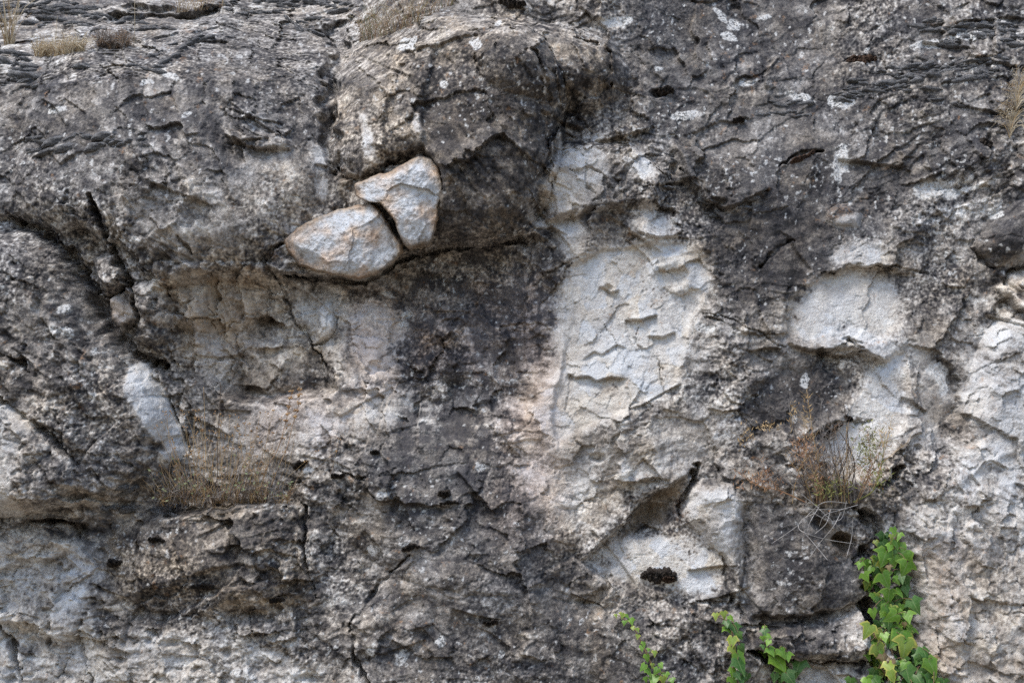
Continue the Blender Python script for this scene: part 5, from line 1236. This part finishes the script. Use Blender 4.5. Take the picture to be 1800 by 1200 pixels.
def shrub_left():
    root = empty('dry_shrub', surf(400, 886)); tag(root, 'brown dry tuft with ball seed heads on the ledge above the pitted block', 'shrub')
    h0 = max(relief_at(x, 884) for x in (330, 370, 410, 450, 490)) + 0.0
    S_ = [([(360, 888), (372, 856), (382, 840), (382, 780), (386, 720), (388, 672)], W_DARK, .0019), ([(382, 840), (392, 834), (402, 826)], W_DARK, .0012), ([(455, 865), (470, 820), (488, 790), (500, 750), (506, 722), (513, 688)], W_BROWN, .0016), ([(478, 852), (490, 820), (505, 785), (515, 745), (524, 715), (528, 684)], W_BROWN, .0014),
          ([(362, 830), (360, 740), (358, 680)], W_OCH, .0012), ([(418, 846), (422, 828), (427, 813)], W_PALE, .0022), ([(466, 872), (468, 862), (471, 850)], W_STRAW, .0018), ([(440, 870), (450, 830), (462, 800), (455, 780)], W_BROWN, .0011), ([(330, 880), (320, 830), (300, 780)], W_BROWN, .0011), ([(400, 880), (412, 840), (420, 800), (405, 775)], W_BROWN, .0011)]
    heads = MB()
    for p, m_, r in S_:
        c = stem3(p, h0, random.uniform(0.01, 0.07)); m = MB(); m.tube(c, r, r * 0.5, 5); m.build('stem', m_, root)
        if m_ is W_BROWN and r > .0013:
            for k in range(5):
                q = c[-1 - k * 2]; hd = MB()
                for _ in range(6): hd.ball(q + Vector((random.gauss(0, .004), random.gauss(0, .003), random.gauss(0, .0018))), 0.0034)
                hd.build('seed_head', W_HEAD, root)
    tw = {m_.name: (m_, MB()) for m_ in (W_BROWN, W_OCH, W_DARK, W_GREY)}
    sage = MB()
    for k in range(290):
        x0 = random.uniform(272, 510); L = random.uniform(10, 44) * (1 if 300 < x0 < 480 else 0.7) * (2.2 if random.random() < 0.2 else 1); a = random.gauss(0, 0.45)
        yb = 893 - 22 * random.random() ** 1.5 - 0.02 * (x0 - 270)
        c = stem3([(x0, yb), (x0 + L * .5 * math.sin(a * .6) + random.uniform(-3, 3), yb - L * .5), (x0 + L * math.sin(a), yb - L * math.cos(a))], h0, random.uniform(-0.05, 0.07), 0.15)
        mt = random.choice([W_BROWN, W_GREY, W_GREY, W_OCH, W_DARK]); m = tw[mt.name][1]; m.tube(c[::3] + [c[-1]], random.uniform(0.0009, 0.0017), 0.0004, 3)
        for q in range(4):
            i = random.randint(2, len(c) - 1); d = Vector((random.gauss(0, 1), random.gauss(0, .7), random.uniform(0, 1))).normalized() * random.uniform(.006, .02)
            m.tube([c[i], c[i] + d * 0.6 + Vector((0, 0, .002)), c[i] + d], 0.0005, 0.0003, 3)
        if random.random() < 0.5: sage.blade(c[-3], Vector((random.gauss(0, 1), random.gauss(0, 1), .6)).normalized() * 0.012, 0.003, Vector((0, -1, 0.3)))
    for k in range(130):
        x, y = random.gauss(380, 75), random.uniform(720, 840); p = at_h(x, y, h0 + random.uniform(-0.02, 0.05) - 0.16 * (884 - y) / 600)
        for _ in range(3): heads.ball(p + Vector((random.gauss(0, .0035), random.gauss(0, .003), random.gauss(0, .002))), 0.0024)
        b_ = at_h(400 + (x - 400) * 0.6 + random.gauss(0, 14), 884, h0 + 0.01); tw['ochre_twig'][1].tube(bez([p, p + (b_ - p) * random.uniform(0.3, 0.6) + Vector((random.gauss(0, .014), random.gauss(0, .01), 0)), b_], 3), 0.0004, 0.0006, 3)
    tag(heads.build('seed_heads', W_HEAD, root), kind='stuff'); tag(sage.build('green_leaves', W_SAGE, root, False), kind='stuff')
    for nm, (mt, m) in tw.items():
        if m.v: tag(m.build('twigs', mt, root), kind='stuff')
shrub_left()

def tuft(name, label, cat, base, n, L, spread, mats, r=0.0009, off=0.03, tall=(), lean=0.2, side=2):
    """base: polyline along which the blades root"""
    mx, my = base[len(base) // 2]; root = empty(name, surf(mx, my)); tag(root, label, cat)
    mb = {m_.name: (m_, MB()) for m_ in mats}
    for k in range(n):
        i = random.randrange(len(base) - 1); t = random.random()
        x = base[i][0] + (base[i + 1][0] - base[i][0]) * t; y = base[i][1] + (base[i + 1][1] - base[i][1]) * t
        h = relief_at(x, y); l = L * random.uniform(0.4, 1.1); a = random.gauss(0, spread)
        c = stem3([(x, y + 3), (x + l * .5 * math.sin(a * .6), y - l * .5), (x + l * math.sin(a), y - l * math.cos(a))], h, random.uniform(-.01, off), lean)
        m = mb[random.choice(mats).name][1]; m.tube(c[::3] + [c[-1]], r * random.uniform(0.7, 1.6), r * 0.35, 3)
        for q in range(side):
            j = random.randint(3, len(c) - 1); d = Vector((random.gauss(0, 1), random.gauss(0, .6), random.uniform(0, 1.2))).normalized() * random.uniform(.006, .02)
            m.tube([c[j], c[j] + d], r * 0.6, r * 0.3, 3)
    for p, m_, rr in tall:
        h = relief_at(*p[0]); c = stem3(p, h, 0.05, lean); m = MB(); m.tube(c, rr, rr * 0.5, 4); m.build('stalk', m_, root)
    for nm, (mt, m) in mb.items():
        if m.v: tag(m.build('blades', mt, root), kind='stuff')

tuft('dry_grass_tuft', 'reddish brown dry tuft behind the crest of the boulder at the top', 'dry grass', [(632, 72), (660, 66), (700, 52), (745, 30), (800, 4)], 240, 62, 0.6, [W_BROWN, W_OCH, W_BROWN, W_GREY, W_SAGE, W_STRAW], 0.0007, 0.08, side=4)
tuft('dry_grass_tuft', 'pale straw tuft lying on the moss at the top left', 'dry grass', [(62, 98), (100, 96), (150, 88)], 240, 34, 0.7, [W_STRAW, W_STRAW, W_OCH], 0.0009, 0.04, [([(98, 85), (99, 50), (101, 28)], W_STRAW, .0012)])
tuft('dry_grass_tuft', 'tall thin straw stalks standing at the left edge of the top', 'dry grass', [(8, 78), (26, 76)], 36, 110, 0.3, [W_STRAW, W_OCH], 0.0010, 0.06, [([(14, 78), (10, 40), (4, -30)], W_STRAW, .0018), ([(20, 78), (26, 30), (38, -30)], W_STRAW, .0016)], side=3)
tuft('twiggy_bush', 'small dark twiggy bush on the mossy top left slope', 'bush', [(172, 82), (200, 86), (228, 82)], 260, 34, 0.8, [W_DARK, W_GREY, W_BROWN], 0.0009, 0.04, [([(235, 82), (237, 40), (236, -30)], W_STRAW, .0012), ([(228, 82), (270, 62), (330, 40)], W_GREY, .0010)])
tuft('dry_grass_tuft', 'sparse ochre grass at the top edge above the dark overhang', 'dry grass', [(310, 20), (350, 16), (400, 10)], 60, 45, 0.7, [W_OCH, W_STRAW, W_BROWN], 0.0008, 0.05, [([(392, 24), (392, -30)], W_STRAW, .0012)])
tuft('dry_plant', 'pale fuzzy dry plant hanging at the right edge', 'dry plant', [(1775, 240), (1785, 200), (1792, 150)], 240, 40, 0.9, [W_STRAW, W_STRAW, W_OCH, W_PALE], 0.0009, 0.05)
